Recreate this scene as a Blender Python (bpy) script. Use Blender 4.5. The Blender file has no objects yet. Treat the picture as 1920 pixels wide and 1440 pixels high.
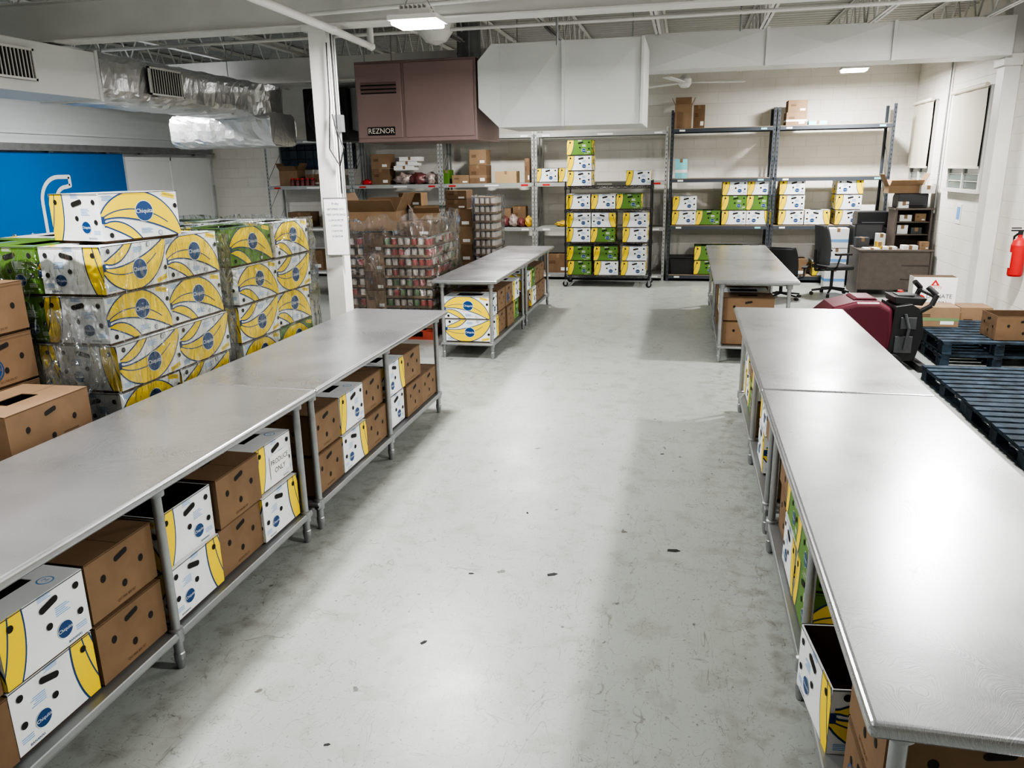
import bpy, math, random
from mathutils import Vector, Matrix
import bmesh
random.seed(7)
SC=bpy.context.scene; COL=SC.collection
pi=math.pi
# ---------------------------------------------------------------- materials
def mat(name,col,rough=.6,metal=0,var=0,scale=6,bump=0,bscale=40,alpha=None,emit=0,rvar=0,spec=None):
    m=bpy.data.materials.new(name); m.use_nodes=True
    nt=m.node_tree; N=nt.nodes; L=nt.links; p=N['Principled BSDF']
    p.inputs['Base Color'].default_value=(*col,1); p.inputs['Roughness'].default_value=rough
    p.inputs['Metallic'].default_value=metal
    if spec is not None: p.inputs['Specular IOR Level'].default_value=spec
    tc=N.new('ShaderNodeTexCoord')
    if var or rvar:
        n=N.new('ShaderNodeTexNoise'); n.inputs['Scale'].default_value=scale; n.inputs['Detail'].default_value=6
        L.new(tc.outputs['Object'],n.inputs['Vector'])
        if var:
            r=N.new('ShaderNodeValToRGB'); r.color_ramp.elements[0].position=.3; r.color_ramp.elements[1].position=.7
            r.color_ramp.elements[0].color=(*[c*(1-var) for c in col],1)
            r.color_ramp.elements[1].color=(*[min(1,c*(1+var)) for c in col],1)
            L.new(n.outputs['Fac'],r.inputs['Fac']); L.new(r.outputs['Color'],p.inputs['Base Color'])
        if rvar:
            mr=N.new('ShaderNodeMapRange'); mr.inputs['To Min'].default_value=rough-rvar; mr.inputs['To Max'].default_value=rough+rvar
            mr.inputs['From Min'].default_value=.3; mr.inputs['From Max'].default_value=.7
            L.new(n.outputs['Fac'],mr.inputs['Value']); L.new(mr.outputs['Result'],p.inputs['Roughness'])
    if bump:
        n2=N.new('ShaderNodeTexNoise'); n2.inputs['Scale'].default_value=bscale; n2.inputs['Detail'].default_value=4
        L.new(tc.outputs['Object'],n2.inputs['Vector'])
        b=N.new('ShaderNodeBump'); b.inputs['Strength'].default_value=bump; b.inputs['Distance'].default_value=.02
        L.new(n2.outputs['Fac'],b.inputs['Height']); L.new(b.outputs['Normal'],p.inputs['Normal'])
    if emit:
        p.inputs['Emission Color'].default_value=(*col,1); p.inputs['Emission Strength'].default_value=emit
    return m
WHITE=mat('carton_white',(.70,.72,.73),.5,var=.05)
YEL=mat('carton_yellow',(.80,.58,.012),.5)
BLU=mat('carton_blue',(.006,.05,.17),.5)
LBLU=mat('carton_print_blue',(.18,.36,.65),.5)
GRN=mat('carton_green',(.095,.205,.03),.55)
BRN=mat('cardboard',(.185,.115,.065),.8,var=.12)
BRN2=mat('cardboard_tan',(.25,.165,.098),.8,var=.1)
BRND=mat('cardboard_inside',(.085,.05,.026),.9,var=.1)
BLK=mat('hole_black',(.012,.011,.01),.8)
INK=mat('ink_black',(.02,.02,.02),.7)
ORG=mat('tag_orange',(.85,.25,.03),.6)
CYN=mat('tag_cyan',(.25,.6,.65),.6)
RED=mat('paint_red',(.5,.02,.02),.45)
GALV=mat('galvanized_steel',(.36,.37,.38),.42,.75,var=.12,scale=9)
SHELFM=mat('undershelf_steel',(.30,.31,.315),.5,.7,var=.1,scale=4)
RACKL=mat('rack_light_gray',(.34,.35,.34),.5,.2,var=.05)
RACKD=mat('rack_dark_gray',(.06,.07,.085),.5,.2)
CHIP=mat('chipboard',(.27,.21,.145),.8,var=.12,scale=30)
WPAINT=mat('white_paint',(.68,.68,.66),.5,var=.05,scale=3,bump=.05,bscale=20)
WDUCT=mat('white_duct_paint',(.68,.69,.69),.42,var=.03,scale=2)
HEAT=mat('heater_brown',(.275,.195,.185),.42,.1,var=.04,scale=3)
HEATD=mat('heater_dark',(.02,.014,.014),.5)
CREAM=mat('cream',(.75,.7,.62),.6)
BLACKP=mat('black_plastic',(.015,.015,.017),.45)
GRAYP=mat('gray_plastic',(.06,.063,.068),.6)
MESHG=mat('gray_mesh_fabric',(.07,.072,.076),.85,bump=.3,bscale=200)
MAROON=mat('maroon_plastic',(.085,.008,.02),.38)
FOIL=mat('foil',(.74,.75,.76),.32,.75,bump=.4,bscale=14)
RUBBER=mat('rubber',(.02,.02,.02),.7)
WOODB=mat('blue_wood',(.019,.033,.050),.85,var=.85,scale=7,bump=.3)
WOODP=mat('pallet_wood',(.30,.21,.12),.8,var=.25,scale=6,bump=.2)
WOODR=mat('red_wood',(.33,.06,.035),.8,var=.2)
DESK=mat('desk_laminate',(.115,.095,.083),.5,var=.1,scale=12)
GLASSB=mat('glass_block',(.05,.07,.09),.15)
GLASSW=mat('window_pane',(.16,.2,.19),.15,spec=.8)
SHADE=mat('shade_cloth',(.60,.575,.49),.85,bump=.1,bscale=6)
LENS=mat('lamp_lens',(1,.98,.95),.4,emit=18)
TIN=mat('tin',(.6,.6,.6),.3,.9)
CANR=mat('can_label_red',(.42,.09,.08),.5); CANW=mat('can_label_white',(.66,.60,.55),.5); CANG=mat('can_label_green',(.16,.26,.12),.5)
BAGR=mat('bag_red',(.16,.05,.05),.4,var=.5,scale=14); BAGY=mat('bag_yellow',(.55,.36,.05),.4,var=.4,scale=14); BAGC=mat('bag_clear',(.36,.29,.26),.3,var=.5,scale=20)
DGREEN=mat('epoxy_green_wire',(.02,.06,.05),.4,.3)
DARKU=mat('dark_unit',(.025,.025,.027),.5)
GREYD=mat('gray_duct',(.30,.31,.32),.4,.6,var=.08)
PAPER=mat('paper',(.74,.74,.72),.6)
LWOOD=mat('light_wood_box',(.42,.30,.16),.8)

def film(name,base,gain,tint=.97,haze=0):
    m=bpy.data.materials.new(name); m.use_nodes=True
    nt=m.node_tree;N=nt.nodes;L=nt.links;N.clear()
    o=N.new('ShaderNodeOutputMaterial');t=N.new('ShaderNodeBsdfTransparent');g=N.new('ShaderNodeBsdfGlossy')
    g.inputs['Roughness'].default_value=.12;g.inputs['Color'].default_value=(.95,.97,1,1)
    t.inputs['Color'].default_value=(tint,tint+.01,tint+.01,1)
    tc=N.new('ShaderNodeTexCoord');mp=N.new('ShaderNodeMapping');mp.inputs['Scale'].default_value=(7,7,2.5);mp.inputs['Rotation'].default_value=(.4,.5,0)
    n=N.new('ShaderNodeTexNoise');n.inputs['Scale'].default_value=1.7;n.inputs['Detail'].default_value=4;n.inputs['Distortion'].default_value=1.5
    b=N.new('ShaderNodeBump');b.inputs['Strength'].default_value=1;b.inputs['Distance'].default_value=.07
    L.new(tc.outputs['Object'],mp.inputs[0]);L.new(mp.outputs[0],n.inputs['Vector']);L.new(n.outputs['Fac'],b.inputs['Height']);L.new(b.outputs['Normal'],g.inputs['Normal'])
    f=N.new('ShaderNodeFresnel');f.inputs['IOR'].default_value=1.4;L.new(b.outputs['Normal'],f.inputs['Normal'])
    ma=N.new('ShaderNodeMath');ma.operation='MULTIPLY_ADD';ma.inputs[1].default_value=gain;ma.inputs[2].default_value=base;L.new(f.outputs[0],ma.inputs[0])
    x=N.new('ShaderNodeMixShader');L.new(ma.outputs[0],x.inputs[0]);L.new(t.outputs[0],x.inputs[1]);L.new(g.outputs[0],x.inputs[2])
    last=x
    if haze:
        d=N.new('ShaderNodeBsdfDiffuse');d.inputs['Color'].default_value=(.8,.82,.84,1)
        x2=N.new('ShaderNodeMixShader');x2.inputs[0].default_value=haze;L.new(x.outputs[0],x2.inputs[1]);L.new(d.outputs[0],x2.inputs[2]);last=x2
    L.new(last.outputs[0],o.inputs[0])
    return m
FILM=film('stretch_film',.025,.9); FILM2=film('cloudy_stretch_film',.05,1.1,haze=.025)

def steel_top():
    m=mat('stainless_top',(.40,.40,.41),.3,.78)
    nt=m.node_tree;N=nt.nodes;L=nt.links;p=N['Principled BSDF']
    tc=N.new('ShaderNodeTexCoord')
    def noise(s,d,sc=None,dist=0):
        n=N.new('ShaderNodeTexNoise');n.inputs['Scale'].default_value=s;n.inputs['Detail'].default_value=d;n.inputs['Distortion'].default_value=dist
        if sc:
            mp=N.new('ShaderNodeMapping');mp.inputs['Scale'].default_value=sc;L.new(tc.outputs['Object'],mp.inputs[0]);L.new(mp.outputs[0],n.inputs['Vector'])
        else: L.new(tc.outputs['Object'],n.inputs['Vector'])
        return n.outputs['Fac']
    big=noise(1.3,4,None,.5)
    # swirl scratch lines: warped coordinates -> cell distance -> fine 1D noise
    dn=N.new('ShaderNodeTexNoise');dn.inputs['Scale'].default_value=3;L.new(tc.outputs['Object'],dn.inputs['Vector'])
    va=N.new('ShaderNodeVectorMath');va.operation='MULTIPLY_ADD';va.inputs[1].default_value=(.2,.2,.2);L.new(dn.outputs['Color'],va.inputs[0]);L.new(tc.outputs['Object'],va.inputs[2])
    vo=N.new('ShaderNodeTexVoronoi');vo.inputs['Scale'].default_value=1.9;vo.feature='SMOOTH_F1';L.new(va.outputs[0],vo.inputs['Vector'])
    sm=N.new('ShaderNodeMath');sm.operation='MULTIPLY';sm.inputs[1].default_value=170;L.new(vo.outputs['Distance'],sm.inputs[0])
    nz=N.new('ShaderNodeTexNoise');nz.noise_dimensions='1D';nz.inputs['Detail'].default_value=3;L.new(sm.outputs[0],nz.inputs['W'])
    c=N.new('ShaderNodeMath');c.operation='MULTIPLY_ADD';c.inputs[1].default_value=.6;L.new(nz.outputs['Fac'],c.inputs[0]);L.new(big,c.inputs[2])
    mr=N.new('ShaderNodeMapRange');mr.inputs['From Min'].default_value=.5;mr.inputs['From Max'].default_value=1.1;mr.inputs['To Min'].default_value=.23;mr.inputs['To Max'].default_value=.38
    L.new(c.outputs[0],mr.inputs['Value']);L.new(mr.outputs[0],p.inputs['Roughness'])
    mr2=N.new('ShaderNodeMapRange');mr2.inputs['From Min'].default_value=.5;mr2.inputs['From Max'].default_value=1.1;L.new(c.outputs[0],mr2.inputs['Value'])
    r=N.new('ShaderNodeValToRGB');r.color_ramp.elements[0].color=(.345,.35,.365,1);r.color_ramp.elements[1].color=(.44,.445,.46,1)
    L.new(mr2.outputs[0],r.inputs[0]);L.new(r.outputs[0],p.inputs['Base Color'])
    return m
STEEL=steel_top()

def floor_mat():
    m=mat('painted_concrete',(.4,.42,.4),.35)
    nt=m.node_tree;N=nt.nodes;L=nt.links;p=N['Principled BSDF']
    tc=N.new('ShaderNodeTexCoord')
    def noise(s,d=6,dist=0,sc=None):
        n=N.new('ShaderNodeTexNoise');n.inputs['Scale'].default_value=s;n.inputs['Detail'].default_value=d;n.inputs['Distortion'].default_value=dist
        if sc:
            mp=N.new('ShaderNodeMapping');mp.inputs['Scale'].default_value=sc;L.new(tc.outputs['Object'],mp.inputs[0]);L.new(mp.outputs[0],n.inputs['Vector'])
        else: L.new(tc.outputs['Object'],n.inputs['Vector'])
        return n
    def ramp(src,p0,c0,p1,c1):
        r=N.new('ShaderNodeValToRGB');r.color_ramp.elements[0].position=p0;r.color_ramp.elements[1].position=p1
        r.color_ramp.elements[0].color=(*c0,1);r.color_ramp.elements[1].color=(*c1,1);L.new(src,r.inputs[0]);return r
    def mul(a,b,f=1):
        x=N.new('ShaderNodeMix');x.data_type='RGBA';x.blend_type='MULTIPLY';x.inputs[0].default_value=f
        L.new(a,x.inputs[6]);L.new(b,x.inputs[7]);return x.outputs[2]
    base=ramp(noise(.8,6,0).outputs['Fac'],.35,(.325,.345,.328),.7,(.365,.383,.366)).outputs[0]
    dirt=ramp(noise(6,14,.2).outputs['Fac'],.36,(.74,.71,.67),.46,(1,1,1)).outputs[0]
    c=mul(base,dirt,.4)
    sp=ramp(noise(13,3,.3).outputs['Fac'],.268,(.25,.23,.2),.295,(1,1,1)).outputs[0]
    c=mul(c,sp,.8)
    sp2=ramp(noise(60,4,.3).outputs['Fac'],.32,(.5,.47,.43),.355,(1,1,1)).outputs[0]
    c=mul(c,sp2,.6)
    for sc,s in(((2.2,.7,1),2.2),((.8,2,1),2.8),((1.5,1.5,1),4.5),((3,.6,1),3.7)):
        scr=ramp(noise(s,3,1.2,sc).outputs['Fac'],.4982,(1,1,1),.5,(.64,.63,.60))
        scr.color_ramp.elements.new(.5018).color=(1,1,1,1)
        brk=ramp(noise(3.3+s,2).outputs['Fac'],.48,(1,1,1),.6,(0,0,0)).outputs[0]
        x=N.new('ShaderNodeMix');x.data_type='RGBA';x.blend_type='MULTIPLY';L.new(brk,x.inputs[0]);L.new(c,x.inputs[6]);L.new(scr.outputs[0],x.inputs[7]);c=x.outputs[2]
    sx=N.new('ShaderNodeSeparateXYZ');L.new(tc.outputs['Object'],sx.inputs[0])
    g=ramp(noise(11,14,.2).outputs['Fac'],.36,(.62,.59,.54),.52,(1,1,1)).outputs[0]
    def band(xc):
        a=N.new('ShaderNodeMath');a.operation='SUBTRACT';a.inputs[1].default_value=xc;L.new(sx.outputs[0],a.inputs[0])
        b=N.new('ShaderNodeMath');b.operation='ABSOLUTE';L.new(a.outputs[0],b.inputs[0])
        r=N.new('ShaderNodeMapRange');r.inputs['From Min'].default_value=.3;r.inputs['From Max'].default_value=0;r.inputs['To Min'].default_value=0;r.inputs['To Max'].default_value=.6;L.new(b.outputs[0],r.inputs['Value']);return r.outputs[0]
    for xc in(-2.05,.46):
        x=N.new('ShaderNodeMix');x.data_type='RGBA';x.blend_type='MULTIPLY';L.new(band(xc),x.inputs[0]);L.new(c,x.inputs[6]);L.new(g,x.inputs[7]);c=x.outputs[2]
    L.new(c,p.inputs['Base Color'])
    mr=N.new('ShaderNodeMapRange');mr.inputs['To Min'].default_value=.25;mr.inputs['To Max'].default_value=.46;L.new(noise(3,8).outputs['Fac'],mr.inputs['Value']);L.new(mr.outputs[0],p.inputs['Roughness'])
    b=N.new('ShaderNodeBump');b.inputs['Strength'].default_value=.1;b.inputs['Distance'].default_value=.01;L.new(noise(14,8).outputs['Fac'],b.inputs['Height']);L.new(b.outputs['Normal'],p.inputs['Normal'])
    return m
def block_mat(name,col):
    m=mat(name,col,.55)
    nt=m.node_tree;N=nt.nodes;L=nt.links;p=N['Principled BSDF']
    tc=N.new('ShaderNodeTexCoord');s=N.new('ShaderNodeSeparateXYZ');L.new(tc.outputs['Object'],s.inputs[0])
    a=N.new('ShaderNodeMath');L.new(s.outputs[0],a.inputs[0]);L.new(s.outputs[1],a.inputs[1])
    cb=N.new('ShaderNodeCombineXYZ');L.new(a.outputs[0],cb.inputs[0]);L.new(s.outputs[2],cb.inputs[1])
    br=N.new('ShaderNodeTexBrick');br.inputs['Scale'].default_value=1;br.inputs['Brick Width'].default_value=.40;br.inputs['Row Height'].default_value=.2;br.inputs['Mortar Size'].default_value=.005;br.inputs['Mortar Smooth'].default_value=.8
    br.inputs['Color1'].default_value=(*col,1);br.inputs['Color2'].default_value=(*[c*.98 for c in col],1);br.inputs['Mortar'].default_value=(*[c*.88 for c in col],1)
    L.new(cb.outputs[0],br.inputs['Vector']);
    n=N.new('ShaderNodeTexNoise');n.inputs['Scale'].default_value=1.3;n.inputs['Detail'].default_value=8;L.new(tc.outputs['Object'],n.inputs['Vector'])
    r=N.new('ShaderNodeValToRGB');r.color_ramp.elements[0].position=.35;r.color_ramp.elements[1].position=.6;r.color_ramp.elements[0].color=(.93,.92,.89,1);r.color_ramp.elements[1].color=(1,1,1,1);L.new(n.outputs['Fac'],r.inputs[0])
    x=N.new('ShaderNodeMix');x.data_type='RGBA';x.blend_type='MULTIPLY';x.inputs[0].default_value=1;L.new(br.outputs['Color'],x.inputs[6]);L.new(r.outputs[0],x.inputs[7]);L.new(x.outputs[2],p.inputs['Base Color'])
    b=N.new('ShaderNodeBump');b.inputs['Strength'].default_value=.35;b.inputs['Distance'].default_value=.01;b.invert=True;L.new(br.outputs['Fac'],b.inputs['Height']);L.new(b.outputs['Normal'],p.inputs['Normal'])
    return m
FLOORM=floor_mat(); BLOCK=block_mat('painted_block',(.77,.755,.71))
def panel_mat():
    m=mat('cooler_panel',(.66,.69,.705),.45)
    nt=m.node_tree;N=nt.nodes;L=nt.links;p=N['Principled BSDF']
    tc=N.new('ShaderNodeTexCoord');w=N.new('ShaderNodeTexWave');w.bands_direction='Z';w.inputs['Scale'].default_value=2.6
    L.new(tc.outputs['Object'],w.inputs['Vector'])
    b=N.new('ShaderNodeBump');b.inputs['Strength'].default_value=.25;b.inputs['Distance'].default_value=.02;L.new(w.outputs['Fac'],b.inputs['Height']);L.new(b.outputs['Normal'],p.inputs['Normal'])
    return m
PANEL=panel_mat()
BLUED=mat('door_blue',(.0,.14,.42),.4)
DOORW=mat('door_white',(.70,.72,.72),.4)
CEIL=mat('ceiling_deck',(.45,.45,.425),.7,var=.06,scale=2)

# ---------------------------------------------------------------- mesh builder
class MB:
    def __init__(s): s.v=[];s.f=[];s.m=[];s.mats=[];s.sm=[]
    def mi(s,m):
        if m not in s.mats: s.mats.append(m)
        return s.mats.index(m)
    def face(s,pts,m,sm=False):
        b=len(s.v); s.v+= [tuple(p) for p in pts]; s.f.append(tuple(range(b,b+len(pts)))); s.m.append(s.mi(m)); s.sm.append(sm)
    def raw(s,vs,fs,m,sm=False):
        b=len(s.v); s.v+=[tuple(p) for p in vs]; i=s.mi(m)
        for f in fs: s.f.append(tuple(b+k for k in f)); s.m.append(i); s.sm.append(sm)
    def box(s,x0,x1,y0,y1,z0,z1,m,M=None):
        if x0>x1:x0,x1=x1,x0
        if y0>y1:y0,y1=y1,y0
        if z0>z1:z0,z1=z1,z0
        vs=[Vector((x,y,z)) for z in(z0,z1) for y in(y0,y1) for x in(x0,x1)]
        if M is not None: vs=[M@v for v in vs]
        s.raw(vs,[(0,2,3,1),(4,5,7,6),(0,1,5,4),(2,6,7,3),(0,4,6,2),(1,3,7,5)],m)
    def cyl(s,p0,p1,r,m,n=12,r2=None,cap=True):
        p0=Vector(p0);p1=Vector(p1);d=(p1-p0).normalized()
        a=d.orthogonal().normalized();b=d.cross(a); r2=r if r2 is None else r2
        vs=[p0+(a*math.cos(2*pi*i/n)+b*math.sin(2*pi*i/n))*r for i in range(n)]+[p1+(a*math.cos(2*pi*i/n)+b*math.sin(2*pi*i/n))*r2 for i in range(n)]
        s.raw(vs,[(i,(i+1)%n,n+(i+1)%n,n+i) for i in range(n)],m,True)
        if cap: s.face(vs[:n][::-1],m); s.face(vs[n:],m)
    def tube(s,pts,r,m,n=8):
        for a,b in zip(pts,pts[1:]): s.cyl(a,b,r,m,n)
    def lathe(s,prof,m,c=(0,0,0),n=16,mats=None):
        vs=[]
        for r,z in prof: vs+=[(c[0]+r*math.cos(2*pi*i/n),c[1]+r*math.sin(2*pi*i/n),c[2]+z) for i in range(n)]
        for k in range(len(prof)-1):
            mm=mats[k] if mats else m
            s.raw(vs[k*n:(k+2)*n],[(i,(i+1)%n,n+(i+1)%n,n+i) for i in range(n)],mm,True)
    def prism(s,pts,axis,a0,a1,m):
        def P(u,v,w): return {'y':(u,w,v),'x':(w,u,v),'z':(u,v,w)}[axis]
        n=len(pts)
        A=[P(u,v,a0) for u,v in pts];B=[P(u,v,a1) for u,v in pts]
        s.raw(A+B,[tuple(range(n)),tuple(range(2*n-1,n-1,-1))]+[(i,n+i,n+(i+1)%n,(i+1)%n) for i in range(n)],m)
    def mesh(s,name,bevel=0,seg=2,fixn=False):
        me=bpy.data.meshes.new(name); me.from_pydata(s.v,[],s.f)
        for m in s.mats: me.materials.append(m)
        me.polygons.foreach_set('material_index',s.m); me.polygons.foreach_set('use_smooth',s.sm); me.update()
        if bevel or fixn:
            bm=bmesh.new(); bm.from_mesh(me)
            bmesh.ops.remove_doubles(bm,verts=bm.verts,dist=1e-5)
            bmesh.ops.recalc_face_normals(bm,faces=bm.faces)
            if bevel:
                ed=[e for e in bm.edges if len(e.link_faces)==2 and e.calc_face_angle(0)>.6]
                bmesh.ops.bevel(bm,geom=ed,offset=bevel,segments=seg,affect='EDGES',profile=.5,clamp_overlap=True)
            bm.to_mesh(me); bm.free()
        return me
def ob(name,me,loc=(0,0,0),rot=0,parent=None,label=None,cat=None,group=None,kind=None,rot3=None):
    o=bpy.data.objects.new(name,me); COL.objects.link(o)
    o.location=loc; o.rotation_euler=rot3 if rot3 else (0,0,rot)
    if parent: o.parent=parent
    if label: o['label']=label
    if cat: o['category']=cat
    if group: o['group']=group
    if kind: o['kind']=kind
    return o
# ---------------------------------------------------------------- text
_tc={}
def text_geo(t,size):
    k=(t,size)
    if k in _tc: return _tc[k]
    cu=bpy.data.curves.new('t','FONT'); cu.body=t; cu.size=size; cu.align_x='CENTER'; cu.align_y='CENTER'; cu.resolution_u=2
    o=bpy.data.objects.new('t',cu); COL.objects.link(o)
    dg=bpy.context.evaluated_depsgraph_get(); me=bpy.data.meshes.new_from_object(o.evaluated_get(dg))
    r=([(v.co.x,v.co.y) for v in me.vertices],[tuple(p.vertices) for p in me.polygons])
    bpy.data.objects.remove(o); bpy.data.curves.remove(cu); bpy.data.meshes.remove(me)
    _tc[k]=r; return r
def clip(poly,W,H):
    def cut(P,ins,inter):
        out=[]
        for i in range(len(P)):
            a,b=P[i-1],P[i]
            if ins(b):
                if not ins(a): out.append(inter(a,b))
                out.append(b)
            elif ins(a): out.append(inter(a,b))
        return out
    def ix(x): return lambda a,b:(x,a[1]+(b[1]-a[1])*(x-a[0])/(b[0]-a[0]))
    def iy(y): return lambda a,b:(a[0]+(b[0]-a[0])*(y-a[1])/(b[1]-a[1]),y)
    for ins,it in((lambda p:p[0]>=0,ix(0)),(lambda p:p[0]<=W,ix(W)),(lambda p:p[1]>=0,iy(0)),(lambda p:p[1]<=H,iy(H))):
        poly=cut(poly,ins,it)
        if len(poly)<3: return None
    return poly
class Dec:
    def __init__(s,mb,o,ax,ay,W,H,flip=False,mir=False):
        s.mb=mb;s.o=Vector(o);s.ax=Vector(ax);s.ay=Vector(ay);s.n=s.ax.cross(s.ay);s.W=W;s.H=H;s.flip=flip;s.mir=mir
    def P(s,x,y,l): return s.o+s.ax*x+s.ay*y+s.n*(.0004*l)
    def poly(s,pts,m,l):
        if s.flip: pts=[(x,s.H-y) for x,y in pts][::-1]
        if s.mir: pts=[(s.W-x,y) for x,y in pts][::-1]
        pts=clip(pts,s.W,s.H)
        if pts: s.mb.face([s.P(x,y,l) for x,y in pts],m)
    def rect(s,x0,y0,x1,y1,m,l): s.poly([(x0,y0),(x1,y0),(x1,y1),(x0,y1)],m,l)
    def ell(s,cx,cy,rx,ry,m,l,n=20): s.poly([(cx+rx*math.cos(2*pi*i/n),cy+ry*math.sin(2*pi*i/n)) for i in range(n)],m,l)
    def slot(s,cx,cy,w,h,m,l,ang=0):
        pts=[]
        for i in range(9): a=-pi/2+pi*i/8; pts.append((w/2-h/2+h/2*math.cos(a),h/2*math.sin(a)))
        for i in range(9): a=pi/2+pi*i/8; pts.append((-w/2+h/2+h/2*math.cos(a),h/2*math.sin(a)))
        c,sn=math.cos(ang),math.sin(ang)
        s.poly([(cx+x*c-y*sn,cy+x*sn+y*c) for x,y in pts],m,l)
    def arc(s,cx,cy,R,a0,a1,hw,m,l,taper=.55,n=18,add=0):
        a0,a1=math.radians(a0),math.radians(a1); pr=None
        for i in range(n+1):
            t=i/n;a=a0+(a1-a0)*t;w=(hw*max(.12,math.sin(pi*t))**taper if taper else hw)+add
            p=((cx+(R-w)*math.cos(a),cy+(R-w)*math.sin(a)),(cx+(R+w)*math.cos(a),cy+(R+w)*math.sin(a)))
            if pr: s.poly([pr[0],p[0],p[1],pr[1]],m,l)
            pr=p
    def path(s,P0,P1,P2,P3,lo,hi,m,l,n=26,t0=0,t1=1):
        """strip along a cubic bezier between side offsets lo(t) and hi(t)"""
        pr=None
        for i in range(n+1):
            t=t0+(t1-t0)*i/n;u=1-t
            x=u**3*P0[0]+3*u*u*t*P1[0]+3*u*t*t*P2[0]+t**3*P3[0];y=u**3*P0[1]+3*u*u*t*P1[1]+3*u*t*t*P2[1]+t**3*P3[1]
            dx=3*u*u*(P1[0]-P0[0])+6*u*t*(P2[0]-P1[0])+3*t*t*(P3[0]-P2[0]);dy=3*u*u*(P1[1]-P0[1])+6*u*t*(P2[1]-P1[1])+3*t*t*(P3[1]-P2[1])
            L=math.hypot(dx,dy);nx,ny=-dy/L,dx/L
            a=(x+nx*lo(t),y+ny*lo(t));b=(x+nx*hi(t),y+ny*hi(t))
            if pr: s.poly([pr[0],a,b,pr[1]],m,l)
            pr=(a,b)
    def banana(s,P0,P1,P2,P3,w,l,ridge=.25,out=.008,peak=.5):
        def wf(t):
            if t<.07: return w*.20
            if t>.965: return w*.12
            tt=(t-.07)/.9; tt=min(1,max(0,tt))**(math.log(.5)/math.log(peak))
            return w*(.20+.80*max(0,math.sin(pi*tt))**.75)
        s.path(P0,P1,P2,P3,lambda t:-wf(t)-out,lambda t:wf(t)+out,BLU,l)
        s.path(P0,P1,P2,P3,lambda t:-wf(t),lambda t:wf(t),YEL,l+1)
        if ridge is not None:
            s.path(P0,P1,P2,P3,lambda t:wf(t)*ridge-.003,lambda t:wf(t)*ridge+.003,BLU,l+2,t0=.07,t1=.85)
    def text(s,t,cx,cy,size,m,l,ang=0,sx=1):
        if s.flip: cy=s.H-cy
        if s.mir: cx=s.W-cx
        V,F=text_geo(t,size);c,sn=math.cos(ang),math.sin(ang)
        s.mb.raw([s.P(cx+(x*sx)*c-y*sn,cy+(x*sx)*sn+y*c,l) for x,y in V],F,m)
# ---------------------------------------------------------------- banana boxes
BL,BW,BH=.53,.378,.262
def logo(D,x,y,r,l):
    D.ell(x,y,r*1.12,r*1.05,WHITE,l);D.ell(x,y,r*1.05,r*.98,BLU,l+1)
    D.text('Chiquita',x,y,r*.60,WHITE,l+2)
def art_long(D,kind):
    W,H=D.W,D.H
    if kind=='g': D.rect(0,0,W,H,GRN,1)
    D.banana((.015,.085),(.09,.085),(.18,.06),(.28,-.06),.024,2,ridge=None)
    D.banana((-.012,.11),(.10,.215),(.37,.225),(.530,.0),.076,5,ridge=-.30,peak=.56)
    D.rect(0,.09,.020,.13,BLU,8)
    logo(D,.285,.146,.056,9)
    D.poly([(.420,.222),(.512,.202),(.518,.228),(.426,.248)],YEL,2);D.text('CLASS EXTRA',.470,.2255,.013,BLU,3,ang=(-.2 if not D.flip else .2))
    D.ell(.38,.020,.014,.014,BLU,9);D.ell(.38,.020,.011,.011,WHITE,10);D.text('H',.38,.020,.016,BLU,11)
    for x,y in((.05,.028),(.508,.165)): D.ell(x,y,.014,.014,BLK,12)
    if kind!='g':
        for i in range(4): D.rect(.02,.212+.007*i,.09-.01*(i%2),.2155+.007*i,LBLU,2)
        for i in range(4): D.rect(.25,.025+.008*i,.33-.015*(i%2),.0285+.008*i,LBLU,4)
def art_end(D,kind):
    W,H=D.W,D.H
    if kind=='g': D.rect(0,0,W,H,GRN,1)
    D.banana((-.16,-.20),(.0,-.02),(.075,.10),(.06,.42),.060,3,ridge=.25,out=.007)
    D.slot(W*.56,.200,.085,.026,BLK,9,.25)
    for x,y in((.20,.12),(.338,.205),(.34,.10),(.05,.205)): D.ell(x,y,.0135,.0135,BLK,9)
    c=PAPER if kind=='g' else LBLU
    for i in range(5): D.rect(.235,.135+.008*i,.30-.01*(i%3),.1385+.008*i,c,2)
    for i in range(4): D.rect(.17,.226+.006*i,.23-.01*(i%2),.229+.006*i,c,2)
    for i in range(3): D.rect(.31,.035+.008*i,.36,.0385+.008*i,c,2)
    D.text('BANANAS',.30,.014,.014,BLU if kind!='g' else PAPER,4)
    logo(D,.262,.072,.032,6)
def art_brown(D,kind,long):
    W,H=D.W,D.H
    D.slot(W*.5,.200,.078,.024,BLK,3,.2)
    for x,y in((W*.22,.15),(W*.78,.13),(W*.5,.075)): D.ell(x,y,.014,.016,BLK,3)
    if kind=='bl': D.ell(W*.3,.09,.06,.06,BLU,4);D.ell(W*.3,.09,.052,.052,BRN,5);D.ell(W*.3,.09,.047,.047,BLU,6);D.text('Chiquita',W*.3,.09,.026,BRN,7)
    if kind=='bt':
        D.text('PRODUCE',W*.3,.225,.028,INK,3)
    if long:
        for i in range(4): D.rect(W*.62,.03+.012*i,W*.85-.02*(i%2),.036+.012*i,BRND,2)
    else: D.text('QC-NA BX-97',W*.5,.022,.017,BRND,3)
ZG=.013
def four(mb,fn,L,W,z0,H):
    sets=[((-L/2,-W/2,z0),(1,0,0),L,True),((L/2,W/2,z0),(-1,0,0),L,True),((L/2,-W/2,z0),(0,1,0),W,False),((-L/2,W/2,z0),(0,-1,0),W,False)]
    for k,(o,ax,w,lg) in enumerate(sets): fn(mb,o,ax,w,H,lg,k)
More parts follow.
